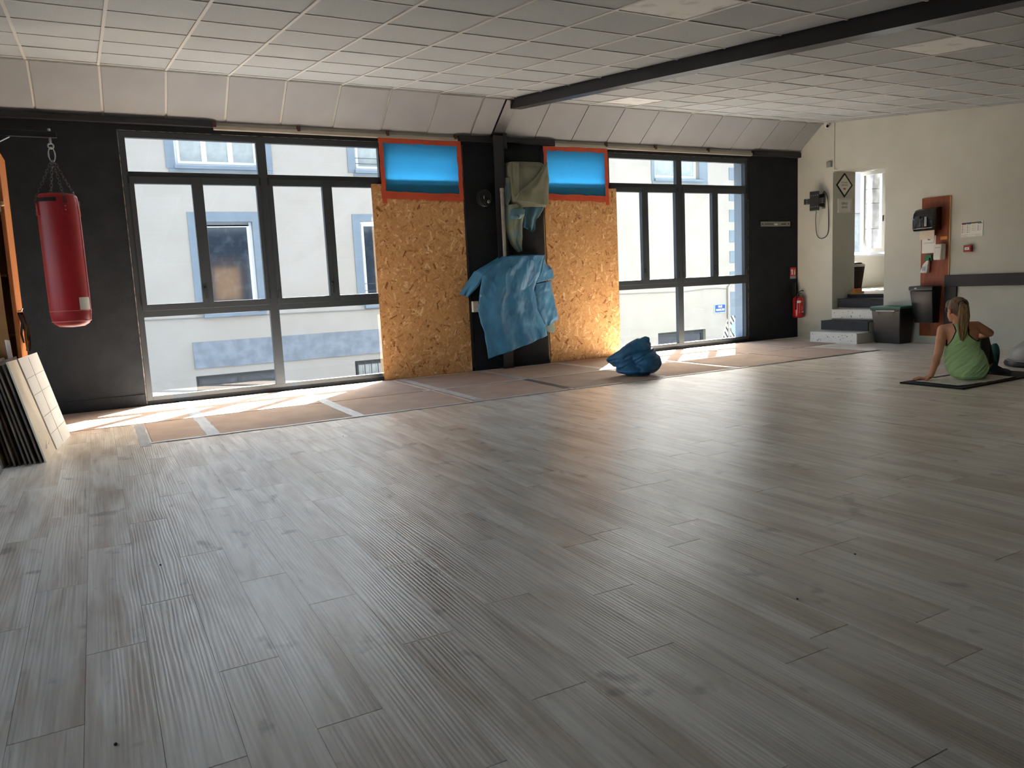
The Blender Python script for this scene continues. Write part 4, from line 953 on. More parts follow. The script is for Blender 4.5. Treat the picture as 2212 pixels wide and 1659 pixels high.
for z in (2.30, 1.985): obj('peg', G().lathe((-0.578, -1.62, z), [(0.018, 0), (0.02, 0.02), (0.014, 0.035), (0.001, 0.04)], 12, (0.3, -1, 0)), 'wood_pale', t, smooth=True)
t = thing('strap_bundle', 'tangle of black and green straps hanging on the cupboard side', 'straps', (-0.49, -1.5, 0.74))
rr = random.Random(4)
for k in range(7):
    x = -0.568 + rr.uniform(0, 0.03); y = -1.6 + k * 0.03; z0 = 1.10 - rr.random() * 0.03; L = rr.uniform(0.2, 0.34)
    pts = [(x, y, z0), (x + 0.018, y - 0.01, z0 - L * 0.35), (x + rr.uniform(0.0, 0.03), y + rr.uniform(-0.03, 0.03), z0 - L * 0.7), (x + rr.uniform(0.0, 0.03), y, z0 - L)]
    obj('strap', G().tube(pts, [0.012, 0.014, 0.014, 0.01], 8, flat=0.35), 'strap_black' if k not in (1, 4) else ('green_canvas' if k == 1 else 'wood_orange'), t)
obj('hook', G().tube([(-0.573, -1.5, 1.11), (-0.545, -1.5, 1.11), (-0.535, -1.5, 1.13)], 0.006, 8), 'zinc', t)
# leaning boards: base line on the floor, top leaning towards the cupboard
def board(name, b0, b1, t0, t1, th, m, lab, extra=None, grp='boards leaning in a stack against the cupboard'):
    b0, b1, t0, t1 = Vector(b0), Vector(b1), Vector(t0), Vector(t1)
    n_ = (b1 - b0).cross(t0 - b0).normalized()
    if n_.x < 0: n_ = -n_
    o = n_ * th
    r = thing(name, lab, 'board', (b0 + b1) / 2, grp)
    obj('panel', G().hexa([b0 - o, b1 - o, b1, b0], [t0 - o, t1 - o, t1, t0]), m, r)
    def P(u, v): return b0.lerp(b1, u).lerp(t0.lerp(t1, u), v) + n_ * 0.0012
    if extra: extra(r, P, n_)
    return r
def lines(r, P, n_):
    for v in (0.17, 0.36, 0.60, 0.78):
        obj('score_line', G().tube([P(0.02, v), P(0.98, v + 0.01)], 0.0016, 5), 'pen_grey', r)
    obj('score_line', G().tube([P(0.45, 0.02), P(0.47, 0.98)], 0.0012, 5), 'pen_grey', r)
def marks(r, P, n_):
    for v, s in ((0.10, 0.05), (0.27, 0.035)):
        obj('pen_mark', G().tube([P(0.30, v), P(0.42, v + 0.03), P(0.55, v + 0.06)], 0.0015, 5).tube([P(0.62, v + 0.01), P(0.8, v + 0.035), P(0.78, v + 0.09)], 0.0018, 5).tube([P(0.4, v - 0.005), P(0.5, v + 0.025)], 0.0012, 5), 'ink', r)
    obj('pen_mark', G().tube([P(0.3, 0.62), P(0.7, 0.65)], 0.0012, 5).tube([P(0.5, 0.61), P(0.52, 0.67)], 0.0012, 5), 'ink', r)
board('leaning_board', (-0.376, -2.19, 0.0), (-0.298, -1.52, 0.0), (-0.560, -2.19, 0.745), (-0.470, -1.52, 0.75), 0.012, 'board_white', 'white scored board on the window side of the leaning stack', lines)
board('leaning_board', (-0.424, -2.72, 0.0), (-0.384, -2.215, 0.0), (-0.585, -2.70, 0.757), (-0.568, -2.215, 0.742), 0.012, 'board_ivory', 'ivory board with pen marks at the front of the leaning stack', marks)
rr = random.Random(11)
for k in range(8):
    dx = -0.026 - 0.033 * k - rr.uniform(0, 0.012); j = rr.uniform(-0.05, 0.03); zt = 0.74 - 0.01 * (k % 3)
    board('leaning_board', (-0.42 + dx, -2.72 + j, 0.0), (-0.338 + dx, -1.72, 0.0), (-0.583 + dx * 0.85, -2.70 + j, zt), (-0.498 + dx * 0.85, -1.72, zt), 0.012, 'board_brown', 'dark brown board edge-on inside the leaning stack')
board('leaning_board', (-0.765, -2.60, 0.0), (-0.745, -1.77, 0.0), (-0.90, -2.60, 0.82), (-0.86, -1.77, 0.83), 0.012, 'board_white', 'pale board standing behind the dark leaning boards')
board('leaning_board', (-0.625, -1.705, 0.0), (-0.60, -1.675, 0.0), (-0.665, -1.705, 0.88), (-0.64, -1.675, 0.87), 0.012, 'board_white', 'narrow pale offcut standing between cupboard and leaning stack')
obj('white_tube', G().tube([(-0.80, -1.705, 0.0), (-0.79, -1.705, 1.3)], 0.018, 12), 'white_plastic', label='white plastic tube upright against the cupboard door', cat='tube')

# ================================================================== RIGHT CORNER
t = thing('monitor_rail', 'grey slotted metal mounting rail on the black wall by the corner', 'bracket', (10.03, -0.01, 1.86))
obj('plate', B(9.70, 10.37, -0.016, -0.002, 1.866, 1.945), 'grey_metal', t, bevel=0.003)
obj('slot', B(9.78, 9.98, -0.018, -0.015, 1.90, 1.912), 'ink', t); obj('slot', B(10.16, 10.27, -0.018, -0.015, 1.895, 1.91), 'ink', t)
obj('level_vial', B(10.0, 10.07, -0.022, -0.015, 1.885, 1.91), 'white_plastic', t)
for x in (9.73, 10.33): obj('screw', G().cyl((x, -0.015, 1.905), (x, -0.021, 1.905), 0.012, 10), 'ink', t)
t = thing('extinguisher_sign', 'red fire extinguisher pictogram plate on the black wall', 'sign', (10.45, -0.008, 0.99))
obj('plate', B(10.384, 10.517, -0.006, -0.001, 1.035, 1.18), 'sign_red', t); obj('caption_plate', B(10.384, 10.517, -0.006, -0.001, 0.992, 1.033), 'sign_grey', t)
obj('pictogram', B(10.41, 10.445, -0.0085, -0.006, 1.06, 1.15).box(10.40, 10.41, -0.0085, -0.006, 1.12, 1.145), 'sign_white', t)
obj('pictogram', G().prism([(10.47 + x, -0.0085, 1.055 + z) for x, z in ((0.0, 0), (0.025, 0), (0.035, 0.03), (0.025, 0.06), (0.035, 0.10), (0.015, 0.085), (0.005, 0.05), (0.01, 0.02))], (0, 0.0025, 0)), 'sign_white', t)
t = thing('fire_extinguisher', 'red fire extinguisher hanging low in the corner beside the stairs', 'extinguisher', (10.44, -0.13, 0.34))
ex = Vector((10.445, -0.12, 0.335))
obj('cylinder', G().lathe(ex, [(0.06, 0), (0.082, 0.01), (0.088, 0.035), (0.088, 0.29), (0.078, 0.335), (0.045, 0.36), (0.02, 0.368)], 28), 'ext_red', t, smooth='all')
obj('valve', G().lathe(ex + Vector((0, 0, 0.362)), [(0.022, 0), (0.022, 0.03), (0.012, 0.035), (0.012, 0.06)], 12).box(ex.x - 0.02, ex.x + 0.05, ex.y - 0.02, ex.y + 0.02, ex.z + 0.40, ex.z + 0.42), 'black_plastic', t)
obj('lever', G().tube([ex + Vector((-0.02, -0.01, 0.425)), ex + Vector((0.05, -0.03, 0.455)), ex + Vector((0.09, -0.03, 0.445))], [0.008, 0.012, 0.008], 8, flat=0.5), 'black_plastic', t)
obj('hose', G().tube([ex + Vector((-0.03, -0.02, 0.41)), ex + Vector((-0.08, -0.04, 0.38)), ex + Vector((-0.098, -0.03, 0.28)), ex + Vector((-0.098, -0.03, 0.14))], 0.009, 8), 'black_plastic', t, smooth='all')
def lab_shell(a0, a1, z0, z1, r=0.0893):
    q = []
    for i in range(9):
        a = math.radians(lerp(a0, a1, i / 8)); q.append([(ex.x + r * math.cos(a), ex.y + r * math.sin(a), ex.z + z0), (ex.x + r * math.cos(a), ex.y + r * math.sin(a), ex.z + z1)])
    return G().rings(q, cap=False, closed=False)
obj('inspection_tag', lab_shell(-150, -112, 0.25, 0.29), 'sign_white', t, solid=0.001); obj('printed_band', lab_shell(-112, -45, 0.270, 0.280), 'red_piping', t, solid=0.001)
obj('printed_band', lab_shell(-128, -120, 0.08, 0.24), 'red_piping', t, solid=0.001); obj('printed_band', lab_shell(-100, -60, 0.09, 0.11), 'sign_white', t, solid=0.001); obj('printed_band', lab_shell(-105, -92, 0.13, 0.20), 'red_piping', t, solid=0.001)
obj('wall_bracket', B(10.435, 10.46, -0.06, -0.001, 0.70, 0.92), 'black_plastic', t)

# ---- TV arm on the cream wall
t = thing('monitor_mount', 'black cross-shaped monitor mount with a looped cable on the cream wall', 'wall mount', (10.45, -0.37, 2.08))
obj('wall_plate', B(XR - 0.012, XR - 0.001, -0.56, -0.50, 2.10, 2.35), 'grey_metal', t, bevel=0.002)
obj('arm', G().hexa([(XR - 0.012, -0.555, 2.13), (XR - 0.012, -0.505, 2.13), (XR - 0.16, -0.46, 2.16), (XR - 0.16, -0.51, 2.16)], [(XR - 0.012, -0.555, 2.34), (XR - 0.012, -0.505, 2.34), (XR - 0.16, -0.46, 2.31), (XR - 0.16, -0.51, 2.31)]), 'black_steel', t, bevel=0.004)
def tilt(yc, zc, hy, hz, th=0.014, off=0.0):
    c = Vector((XR - 0.165 - off, yc, zc)); a = Vector((0.45, -0.9, 0)).normalized(); n_ = Vector((-0.9, -0.45, 0)).normalized(); up = Vector((0, 0, 1))
    q = [c + a * sx * hy + up * sz * hz for sx, sz in ((-1, -1), (1, -1), (1, 1), (-1, 1))]
    return G().hexa([p for p in q], [p + n_ * th for p in q])
cy, cz = -0.485, 2.225
obj('cross_bar', tilt(cy, cz, 0.165, 0.045), 'black_steel', t, bevel=0.004); v = obj('plate', tilt(cy, cz, 0.075, 0.155, 0.02), 'black_steel', t, bevel=0.012)
hl = G()
c = Vector((XR - 0.165, cy, cz)); a = Vector((0.45, -0.9, 0)).normalized(); n_ = Vector((-0.9, -0.45, 0)).normalized()
for u_, z_ in [(-0.05 + 0.033 * i, zz) for i in range(4) for zz in (-0.09, 0.09)] + [(uu, -0.03 + 0.03 * i) for i in range(3) for uu in (-0.12, 0.12)]:
    p = c + a * u_ + Vector((0, 0, z_)) + n_ * (0.0205 if abs(u_) < 0.08 else 0.0145); hl.lathe(p, [(0.008, 0), (0.006, 0.001), (0.001, 0.001)], 8, n_)
obj('screw_heads', hl, 'grey_metal', t, kind='stuff')
obj('cable', G().tube(smooth_path([(XR - 0.02, -0.53, 2.33), (XR - 0.05, -0.58, 2.37), (XR - 0.03, -0.625, 2.25), (XR - 0.02, -0.635, 2.0), (XR - 0.015, -0.63, 1.75), (XR - 0.015, -0.59, 1.66), (XR - 0.02, -0.51, 1.625), (XR - 0.03, -0.44, 1.66), (XR - 0.05, -0.42, 1.76), (XR - 0.11, -0.46, 1.95), (XR - 0.14, -0.50, 2.1)]), 0.006, 8), 'black_plastic', t, smooth='all')
t = thing('security_camera', 'small dome security camera under the ceiling corner', 'camera', (XR - 0.03, -0.60, 3.34))
obj('mount', G().lathe((XR - 0.03, -0.60, 3.405), [(0.035, 0.0), (0.04, 0.02), (0.04, 0.025)], 16), 'white_plastic', t)
obj('dome', G().ell((XR - 0.035, -0.605, 3.385), ((0.038, 0, 0), (0, 0.038, 0), (0, 0, 0.038))), 'white_plastic', t, smooth='all')
obj('lens', G().lathe((XR - 0.055, -0.63, 3.375), [(0.02, 0), (0.022, 0.01), (0.012, 0.014), (0.001, 0.014)], 14, (-0.55, -0.8, -0.25)), 'black_gloss', t, smooth=True)
t = thing('cable_trunking', 'cream cable trunking dropping from the ceiling to the doorway', 'trunking', (XR - 0.01, -0.72, 2.66))
obj('channel', B(XR - 0.018, XR - 0.001, -0.735, -0.712, 2.672, 3.41), 'cream_wall', t, bevel=0.002); obj('elbow', B(XR - 0.018, XR + 0.0, -0.78, -0.735, 2.672, 2.69), 'cream_wall', t, bevel=0.002)
obj('channel', B(XR + 0.0, XT - 0.05, -0.722, -0.702, 2.645, 2.664), 'cream_wall', t, bevel=0.002)
t = thing('junction_box', 'small grey junction box near the doorway corner', 'box', (XR - 0.015, -0.64, 2.735)); obj('housing', B(XR - 0.03, XR - 0.001, -0.685, -0.595, 2.738, 2.83), 'grey_pvc', t, bevel=0.004); obj('cover', B(XR - 0.034, XR - 0.03, -0.678, -0.602, 2.745, 2.823), 'grey_pvc', t)
# ---- signs on the door reveal
t = thing('diamond_sign', 'white diamond sign with black border and orange arrow in the doorway', 'sign', (10.835, -0.703, 2.255))
dm = lambda hx, hz, y: [(10.836 + x, y, 2.457 + z) for x, z in ((0, hz), (hx, 0), (0, -hz), (-hx, 0))]
obj('border', G().prism(dm(0.202, 0.20, -0.704), (0, 0.003, 0)), 'ink', t); obj('panel', G().prism(dm(0.160, 0.158, -0.7055), (0, 0.0015, 0)), 'sign_white', t)
text('lettering', 'VESTIAIRES', 0.030, (10.836, -0.7065, 2.497), (1, 0, 0), (0, 0, 1), 'text_grey', t); text('lettering', 'SANITAIRES', 0.028, (10.836, -0.7065, 2.455), (1, 0, 0), (0, 0, 1), 'text_grey', t)
obj('arrow', G().prism([(10.806 + x, -0.7068, 2.398 + z) for x, z in ((0, -0.012), (0.035, -0.012), (0.035, -0.022), (0.062, 0.0), (0.035, 0.022), (0.035, 0.012), (0, 0.012))], (0, 0.001, 0)), 'orange_tape', t)
t = thing('framed_notice', 'small white framed notice under the diamond sign', 'sign', (10.843, -0.705, 2.02))
obj('frame', G().box(10.679, 10.70, -0.718, -0.701, 2.02, 2.245).box(10.985, 11.006, -0.718, -0.701, 2.02, 2.245).box(10.70, 10.985, -0.718, -0.701, 2.02, 2.04).box(10.70, 10.985, -0.718, -0.701, 2.225, 2.245), 'board_white', t)
obj('sheet', B(10.70, 10.985, -0.706, -0.702, 2.04, 2.225), 'sign_white', t)
text('lettering', 'ESPACE', 0.052, (10.84, -0.7075, 2.165), (1, 0, 0), (0, 0, 1), 'ink', t, sx=0.85); text('lettering', 'FEMMES', 0.045, (10.84, -0.7075, 2.103), (1, 0, 0), (0, 0, 1), 'text_grey', t, sx=0.9)
# ---- inside the doorway
t = thing('tall_basket', 'tall dark woven bin with a white liner inside the doorway', 'bin', (11.50, -0.43, LZ))
obj('body', G().lathe((11.52, -0.40, LZ), [(0.085, 0), (0.09, 0.01), (0.15, 0.46), (0.14, 0.46), (0.08, 0.03)], 20), 'wicker', t, smooth=True)
obj('liner', G().lathe((11.52, -0.40, LZ + 0.44), [(0.154, 0.0), (0.156, 0.03), (0.14, 0.045), (0.12, 0.03)], 20), 'white_plastic', t, smooth=True)
obj('swing_lid', G().lathe((11.52, -0.40, LZ + 0.47), [(0.13, 0), (0.10, 0.04), (0.01, 0.06)], 16), 'black_plastic', t, smooth=True)
obj('wood_block', B(11.0, 11.22, -0.80, -0.705, LZ + 0.001, LZ + 0.04), 'wood_tan', label='flat tan wood block on the landing by the reveal', cat='wood block', bevel=0.003)
obj('wood_block', B(11.04, 11.20, -0.78, -0.71, LZ + 0.041, LZ + 0.085), 'wood_orange', label='reddish wood block stacked on a flatter block on the landing', cat='wood block', bevel=0.003)

# ---- trash bin
t = thing('trash_bin', 'black rectangular trash bin with a green lid beside the stairs', 'bin', (10.36, -1.95, 0))
def frus(x0, x1, y0, y1, z0, z1, dx, dy): return G().hexa([(x0 + dx, y0 + dy, z0), (x1 - dx, y0 + dy, z0), (x1 - dx, y1 - dy, z0), (x0 + dx, y1 - dy, z0)], [(x0, y0, z1), (x1, y0, z1), (x1, y1, z1), (x0, y1, z1)])
obj('body', frus(10.18, 10.535, -2.175, -1.71, 0, 0.49, 0.045, 0.03), 'black_plastic', t, bevel=0.015)
obj('rim', B(10.165, 10.545, -2.185, -1.70, 0.485, 0.51), 'black_plastic', t, bevel=0.006)
obj('lid', frus(10.165, 10.548, -2.19, -1.695, 0.511, 0.545, -0.0, -0.0), 'green_lid', t, bevel=0.01)
obj('handle', G().tube([(10.168, -2.06, 0.42), (10.160, -2.06, 0.478), (10.160, -1.83, 0.478), (10.168, -1.83, 0.42)], 0.006, 6), 'grey_metal', t)
obj('white_liner', frus(10.155, 10.19, -2.10, -1.80, 0.475, 0.487, 0, 0), 'white_plastic', t)

# ---- brown board with dispensers
WX = XR - 0.001
def rbox(x0, x1, y0, y1, z0, z1, m, nm, par, bv=0.02): return obj(nm, B(x0, x1, y0, y1, z0, z1), m, par, bevel=bv, smooth=True)
t = thing('mounting_board', 'tall reddish-brown wooden board on the cream wall', 'board', (XR - 0.012, -2.45, 0.105)); obj('panel', B(XR - 0.02, WX, -2.642, -2.232, 0.105, 2.062), 'brown_board', t); obj('edge_strip', B(XR - 0.021, WX, -2.65, -2.642, 0.105, 2.062), 'wood_pale', t)
WB = XR - 0.021
t = thing('towel_dispenser', 'black paper towel dispenser at the top of the brown board', 'dispenser', (XR - 0.1, -2.38, 1.60))
g = G(); pr = [(0.0, 1.60), (-0.19, 1.60), (-0.215, 1.63), (-0.22, 1.74), (-0.20, 1.84), (-0.15, 1.895), (-0.08, 1.915), (0.0, 1.92)]
obj('body', G().prism([(WB + x, -2.535, z) for x, z in pr], (0, 0.30, 0)), 'black_gloss', t, bevel=0.012, smooth=True)
obj('view_window', G().prism([(WB - 0.222, -2.37, 1.655), (WB - 0.222, -2.27, 1.655), (WB - 0.217, -2.27, 1.80), (WB - 0.217, -2.34, 1.81)], (-0.003, 0, 0)), 'smoke', t)
obj('latch', G().box(WB - 0.228, WB - 0.219, -2.455, -2.42, 1.66, 1.79), 'grey_metal', t, bevel=0.003)
gq = G()
for y in (-2.285, -2.31, -2.335): gq.tube([(WB - 0.2265, y, 1.66), (WB - 0.2225, y, 1.80)], 0.003, 6)
gq.tube([(WB - 0.227, -2.27, 1.64), (WB - 0.227, -2.33, 1.74), (WB - 0.224, -2.40, 1.77)], 0.006, 6)
obj('window_ribs', gq, 'black_plastic', t, kind='stuff')
obj('paper_towel', B(WB - 0.10, WB - 0.095, -2.49, -2.27, 1.48, 1.605).box(WB - 0.094, WB - 0.09, -2.49, -2.47, 1.42, 1.605), 'board_ivory', t)
t = thing('notice_sheet', 'white printed sheet pinned under the towel dispenser', 'paper', (WB, -2.35, 1.287)); obj('sheet', B(WB - 0.003, WB - 0.0005, -2.452, -2.246, 1.287, 1.53), 'sign_white', t)
obj('emblem', G().prism([(WB - 0.0034, -2.35 - y, 1.487 + z) for y, z in ((-0.03, 0), (-0.012, 0.018), (0.02, 0.015), (0.03, 0.008), (0.005, 0.006), (-0.005, 0), (0.006, -0.007), (0.028, -0.008), (0.018, -0.016), (-0.01, -0.017))], (0.0004, 0, 0)), 'ink', t)
obj('print_line', B(WB - 0.0036, WB - 0.003, -2.42, -2.28, 1.435, 1.438).box(WB - 0.0036, WB - 0.003, -2.43, -2.27, 1.424, 1.427), 'text_grey', t)
t = thing('soap_dispenser', 'white soap dispenser beside the printed sheet', 'dispenser', (XR - 0.06, -2.54, 1.18))
obj('back', B(WB - 0.07, WB, -2.605, -2.49, 1.185, 1.405), 'white_plastic', t, bevel=0.012, smooth=True)
obj('push_cover', G().prism([(WB - 0.07, -2.60, 1.19), (WB - 0.115, -2.60, 1.185), (WB - 0.125, -2.60, 1.22), (WB - 0.10, -2.60, 1.40), (WB - 0.07, -2.60, 1.40)], (0, 0.105, 0)), 'white_plastic', t, bevel=0.008, smooth=True)
obj('print_line', B(WB - 0.1195, WB - 0.117, -2.575, -2.53, 1.252, 1.257), 'ink', t); obj('print_line', B(WB - 0.110, WB - 0.1075, -2.585, -2.515, 1.352, 1.356), 'ink', t)
obj('sticker', B(WB - 0.002, WB - 0.0005, -2.615, -2.517, 1.463, 1.508), 'orange_sticker', label='orange sticker on the brown board above the soap dispenser', cat='sticker')
t = thing('spray_bottle', 'white spray bottle with a green trigger hung on the brown board', 'bottle', (WB - 0.05, -2.33, 1.005))
obj('bottle', G().hexa([(WB - 0.08, -2.375, 1.008), (WB - 0.01, -2.375, 1.008), (WB - 0.01, -2.272, 1.012), (WB - 0.08, -2.272, 1.012)], [(WB - 0.07, -2.385, 1.12), (WB - 0.02, -2.385, 1.12), (WB - 0.02, -2.31, 1.13), (WB - 0.07, -2.31, 1.13)]).hexa([(WB - 0.07, -2.385, 1.12), (WB - 0.02, -2.385, 1.12), (WB - 0.02, -2.31, 1.13), (WB - 0.07, -2.31, 1.13)], [(WB - 0.06, -2.388, 1.18), (WB - 0.03, -2.388, 1.18), (WB - 0.03, -2.355, 1.18), (WB - 0.06, -2.355, 1.18)]), 'white_plastic', t, bevel=0.006, smooth=True)
obj('label_patch', B(WB - 0.083, WB - 0.079, -2.35, -2.31, 1.04, 1.10), 'sign_grey', t)
obj('trigger', G().box(WB - 0.065, WB - 0.025, -2.40, -2.34, 1.18, 1.225).box(WB - 0.06, WB - 0.03, -2.425, -2.33, 1.22, 1.26).box(WB - 0.055, WB - 0.035, -2.335, -2.32, 1.17, 1.25).box(WB - 0.055, WB - 0.035, -2.428, -2.415, 1.18, 1.23), 'green_plastic', t, bevel=0.004)
t = thing('wall_waste_bin', 'black wall-mounted waste bin low on the brown board', 'bin', (XR - 0.12, -2.38, 0.30))
obj('body', G().hexa([(WB - 0.15, -2.53, 0.302), (WB - 0.001, -2.53, 0.302), (WB - 0.001, -2.25, 0.302), (WB - 0.15, -2.25, 0.302)], [(WB - 0.22, -2.555, 0.76), (WB - 0.001, -2.555, 0.76), (WB - 0.001, -2.215, 0.76), (WB - 0.22, -2.215, 0.76)]), 'black_plastic', t, bevel=0.015, smooth=True)
obj('lid', B(WB - 0.235, WB - 0.001, -2.568, -2.205, 0.762, 0.828), 'black_plastic', t, bevel=0.02, smooth=True)
obj('badge', B(WB - 0.238, WB - 0.235, -2.335, -2.30, 0.788, 0.806), 'grey_metal', t)

# ---- poster, alarm, black frame
t = thing('rules_poster', 'colourful printed chart on the cream wall above the alarm button', 'poster', (XR, -2.95, 1.47))
PY = lambda y: y
obj('sheet', B(WX - 0.003, WX, -3.098, -2.80, 1.473, 1.672), 'sign_white', t)
def pr(nm, y0, y1, z0, z1, m, e=0.0006): obj(nm, B(WX - 0.003 - e, WX - 0.003, -y1, -y0, z0, z1), m, t)
pr('title_bar', 2.805, 3.07, 1.655, 1.668, 'navy_print')
for (a, b, m_, rows) in ((2.806, 2.868, 'crimson', 5), (2.874, 2.936, 'teal', 5), (2.944, 3.01, 'mustard', 4), (3.018, 3.085, 'teal', 4)):
    pr('column_head', a, b, 1.642, 1.654, m_)
    for k in range(rows):
        z = 1.627 - k * 0.021; pr('icon', a + 0.004, a + 0.016, z - 0.010, z, m_); pr('text_line', a + 0.02, b - 0.008, z - 0.006, z - 0.003, 'text_grey')
for a, b, m_ in ((2.806, 2.89, 'crimson'), (2.9, 2.98, 'mustard'), (2.99, 3.085, 'teal')): pr('footer_box', a, b, 1.500, 1.503, m_); pr('footer_box', a, b, 1.478, 1.481, m_)
pr('margin', 3.090, 3.098, 1.473, 1.672, 'sign_grey')
t = thing('fire_alarm_button', 'dark red fire alarm call point under the printed chart', 'alarm', (XR - 0.03, -2.92, 1.27))
obj('housing', B(WX - 0.055, WX, -2.97, -2.868, 1.272, 1.362), 'alarm_red', t, bevel=0.006); obj('glass_plate', B(WX - 0.0575, WX - 0.055, -2.948, -2.888, 1.30, 1.335), 'sign_white', t)
obj('mark', B(WX - 0.0582, WX - 0.0575, -2.935, -2.90, 1.314, 1.321), 'ink', t)
t = thing('black_wall_frame', 'wide black painted timber frame low on the cream wall', 'frame', (XR - 0.02, -3.6, 0.08))
obj('top_bar', B(WX - 0.036, WX, -6.2, -2.600, 0.808, 0.968), 'black_paint', t, bevel=0.003); obj('post', B(WX - 0.036, WX, -2.772, -2.601, 0.08, 0.807), 'black_paint', t, bevel=0.003); obj('post', B(WX - 0.036, WX, -6.2, -6.03, 0.08, 0.807), 'black_paint', t, bevel=0.003)

# ---- exercise mat, towel, balance dome
g = G().prism([(6.80, -4.53, 0.0), (6.80, -5.15, 0.0), (8.20, -5.13, 0.0), (8.17, -4.56, 0.0)], (0, 0, 0.016))
obj('exercise_mat', g, 'mat_black', bevel=0.004, label='thin black exercise mat under the seated person', cat='mat')
g = patch(G(), [(6.90, -4.63, 0.0205), (7.2, -4.62, 0.0205), (7.75, -4.64, 0.0205)], [(6.86, -5.07, 0.0205), (7.2, -5.09, 0.0205), (7.72, -5.10, 0.0205)], 34, 50, 0.0, 0.009, 4.4, push=(0, 0, 1), fs=9)
for v in g.v: v.z = max(v.z, 0.0185) + 0.004 * max(0, noise.noise((v.x * 14, v.y * 14, 3)))
obj('towel', g, 'towel', label='creased white towel spread on the black mat', cat='towel', smooth='all', solid=0.003)
t = thing('balance_dome', 'grey half-ball balance trainer on a black base', 'balance trainer', (8.87, -4.73, 0)); bd = Vector((8.87, -4.73, 0))
obj('platform', G().lathe(bd, [(0.30, 0), (0.325, 0.01), (0.33, 0.035), (0.32, 0.055), (0.30, 0.06)], 48), 'black_plastic', t, smooth=True)
obj('dome', G().lathe(bd + Vector((0, 0, 0.055)), [(0.295, 0.0), (0.29, 0.04), (0.265, 0.10), (0.22, 0.16), (0.16, 0.205), (0.08, 0.23), (0.004, 0.236)], 48), 'bosu', t, smooth='all')
obj('ring', G().torus(bd + Vector((0, 0, 0.06)), (1, 0, 0), (0, 1, 0), 0.297, 0.008, 48, 6), 'grey_pvc', t, smooth='all')
obj('handle', G().box(8.55, 8.60, -4.74, -4.66, 0.015, 0.045), 'black_plastic', t, bevel=0.006)

# ================================================================== PERSON
vd = Vector((0.86, 0.51, 0)).normalized(); rd = Vector((vd.y, -vd.x, 0)); up = Vector((0, 0, 1))
person = thing('person', 'person in a green tank top and dark leggings twisting while seated on the mat', 'person', (7.33, -4.87, 0.02))
rows = [((7.337, -4.883, 0.026), 0.075, 0.07), ((7.334, -4.879, 0.058), 0.118, 0.112), ((7.330, -4.872, 0.105), 0.146, 0.126), ((7.324, -4.862, 0.166), 0.157, 0.126),
        ((7.318, -4.850, 0.231), 0.149, 0.114), ((7.310, -4.838, 0.296), 0.137, 0.104), ((7.306, -4.831, 0.341), 0.130, 0.102), ((7.306, -4.831, 0.393), 0.129, 0.102),
        ((7.303, -4.827, 0.445), 0.136, 0.102), ((7.303, -4.825, 0.497), 0.142, 0.090), ((7.301, -4.820, 0.532), 0.125, 0.068), ((7.296, -4.812, 0.560), 0.075, 0.050)]
def torso_at(z):
    for i in range(len(rows) - 1):
        if rows[i][0][2] <= z <= rows[i + 1][0][2]:
            k = (z - rows[i][0][2]) / (rows[i + 1][0][2] - rows[i][0][2]); k = k * k * (3 - 2 * k) * 0.4 + k * 0.6
            return Vector(rows[i][0]).lerp(Vector(rows[i + 1][0]), k), lerp(rows[i][1], rows[i + 1][1], k), lerp(rows[i][2], rows[i + 1][2], k)
    r = rows[0] if z < rows[0][0][2] else rows[-1]; return Vector(r[0]), r[1], r[2]
def tring(z, off=0.0, n=48):
    c, hw, dp = torso_at(z); c = Vector((c.x, c.y, z))
    return [c + rd * math.cos(2 * math.pi * j / n) * (hw + off) + vd * math.sin(2 * math.pi * j / n) * (dp + off) for j in range(n)]
HC = Vector((7.284, -4.774, 0.690)); fd = (-rd * 0.80 + vd * 0.60 - up * 0.10).normalized(); lf = up.cross(fd).normalized(); hu = fd.cross(lf)
g = G(); g.rings([tring(0.026 + (0.56 - 0.026) * i / 26) for i in range(27)])
nk = Vector((7.300, -4.802, 0.535)); capsule(g, nk, HC - hu * 0.05 - fd * 0.015, 0.056, 0.048)
g.ell(HC - fd * 0.012 + hu * 0.012, (lf * 0.071, fd * 0.090, hu * 0.100)); g.ell(HC + fd * 0.030 - hu * 0.045, (lf * 0.054, fd * 0.058, hu * 0.072)); g.ell(HC + fd * 0.058 - hu * 0.093, (lf * 0.026, fd * 0.026, hu * 0.020))
g.add([HC + fd * 0.080 + hu * 0.02, HC + fd * 0.080 - hu * 0.028 + lf * 0.014, HC + fd * 0.080 - hu * 0.028 - lf * 0.014, HC + fd * 0.107 - hu * 0.024, HC + fd * 0.06 - hu * 0.01], [(0, 1, 3), (0, 3, 2), (1, 2, 3), (0, 4, 1), (0, 2, 4), (1, 4, 2)])
for s in (1, -1):
    e = HC + lf * 0.080 * s + fd * 0.010 - hu * 0.015; g.ell(e, (lf * 0.009, (fd * 0.6 - hu * 0.2) * 0.024, hu * 0.031), 12, 8); g.ell(e + lf * 0.006 * s - fd * 0.004, (lf * 0.009, fd * 0.016, hu * 0.027), 12, 8)
Lsh, Lel, Lwr = Vector((7.220, -4.684, 0.498)), Vector((7.143, -4.694, 0.276)), Vector((7.072, -4.672, 0.058))
Rsh, Rel, Rwr = Vector((7.398, -4.905, 0.525)), Vector((7.519, -4.958, 0.455)), Vector((7.655, -4.775, 0.40))
for s_ in (Lsh, Rsh): capsule(g, nk + (s_ - nk) * 0.25 - up * 0.01, s_, 0.052, 0.050)
capsule(g, Lsh, Lel, 0.050, 0.038); capsule(g, Lel, Lwr, 0.038, 0.025); g.ell(Lel.lerp(Lwr, 0.3), (rd * 0.037, vd * 0.04, up * 0.07))
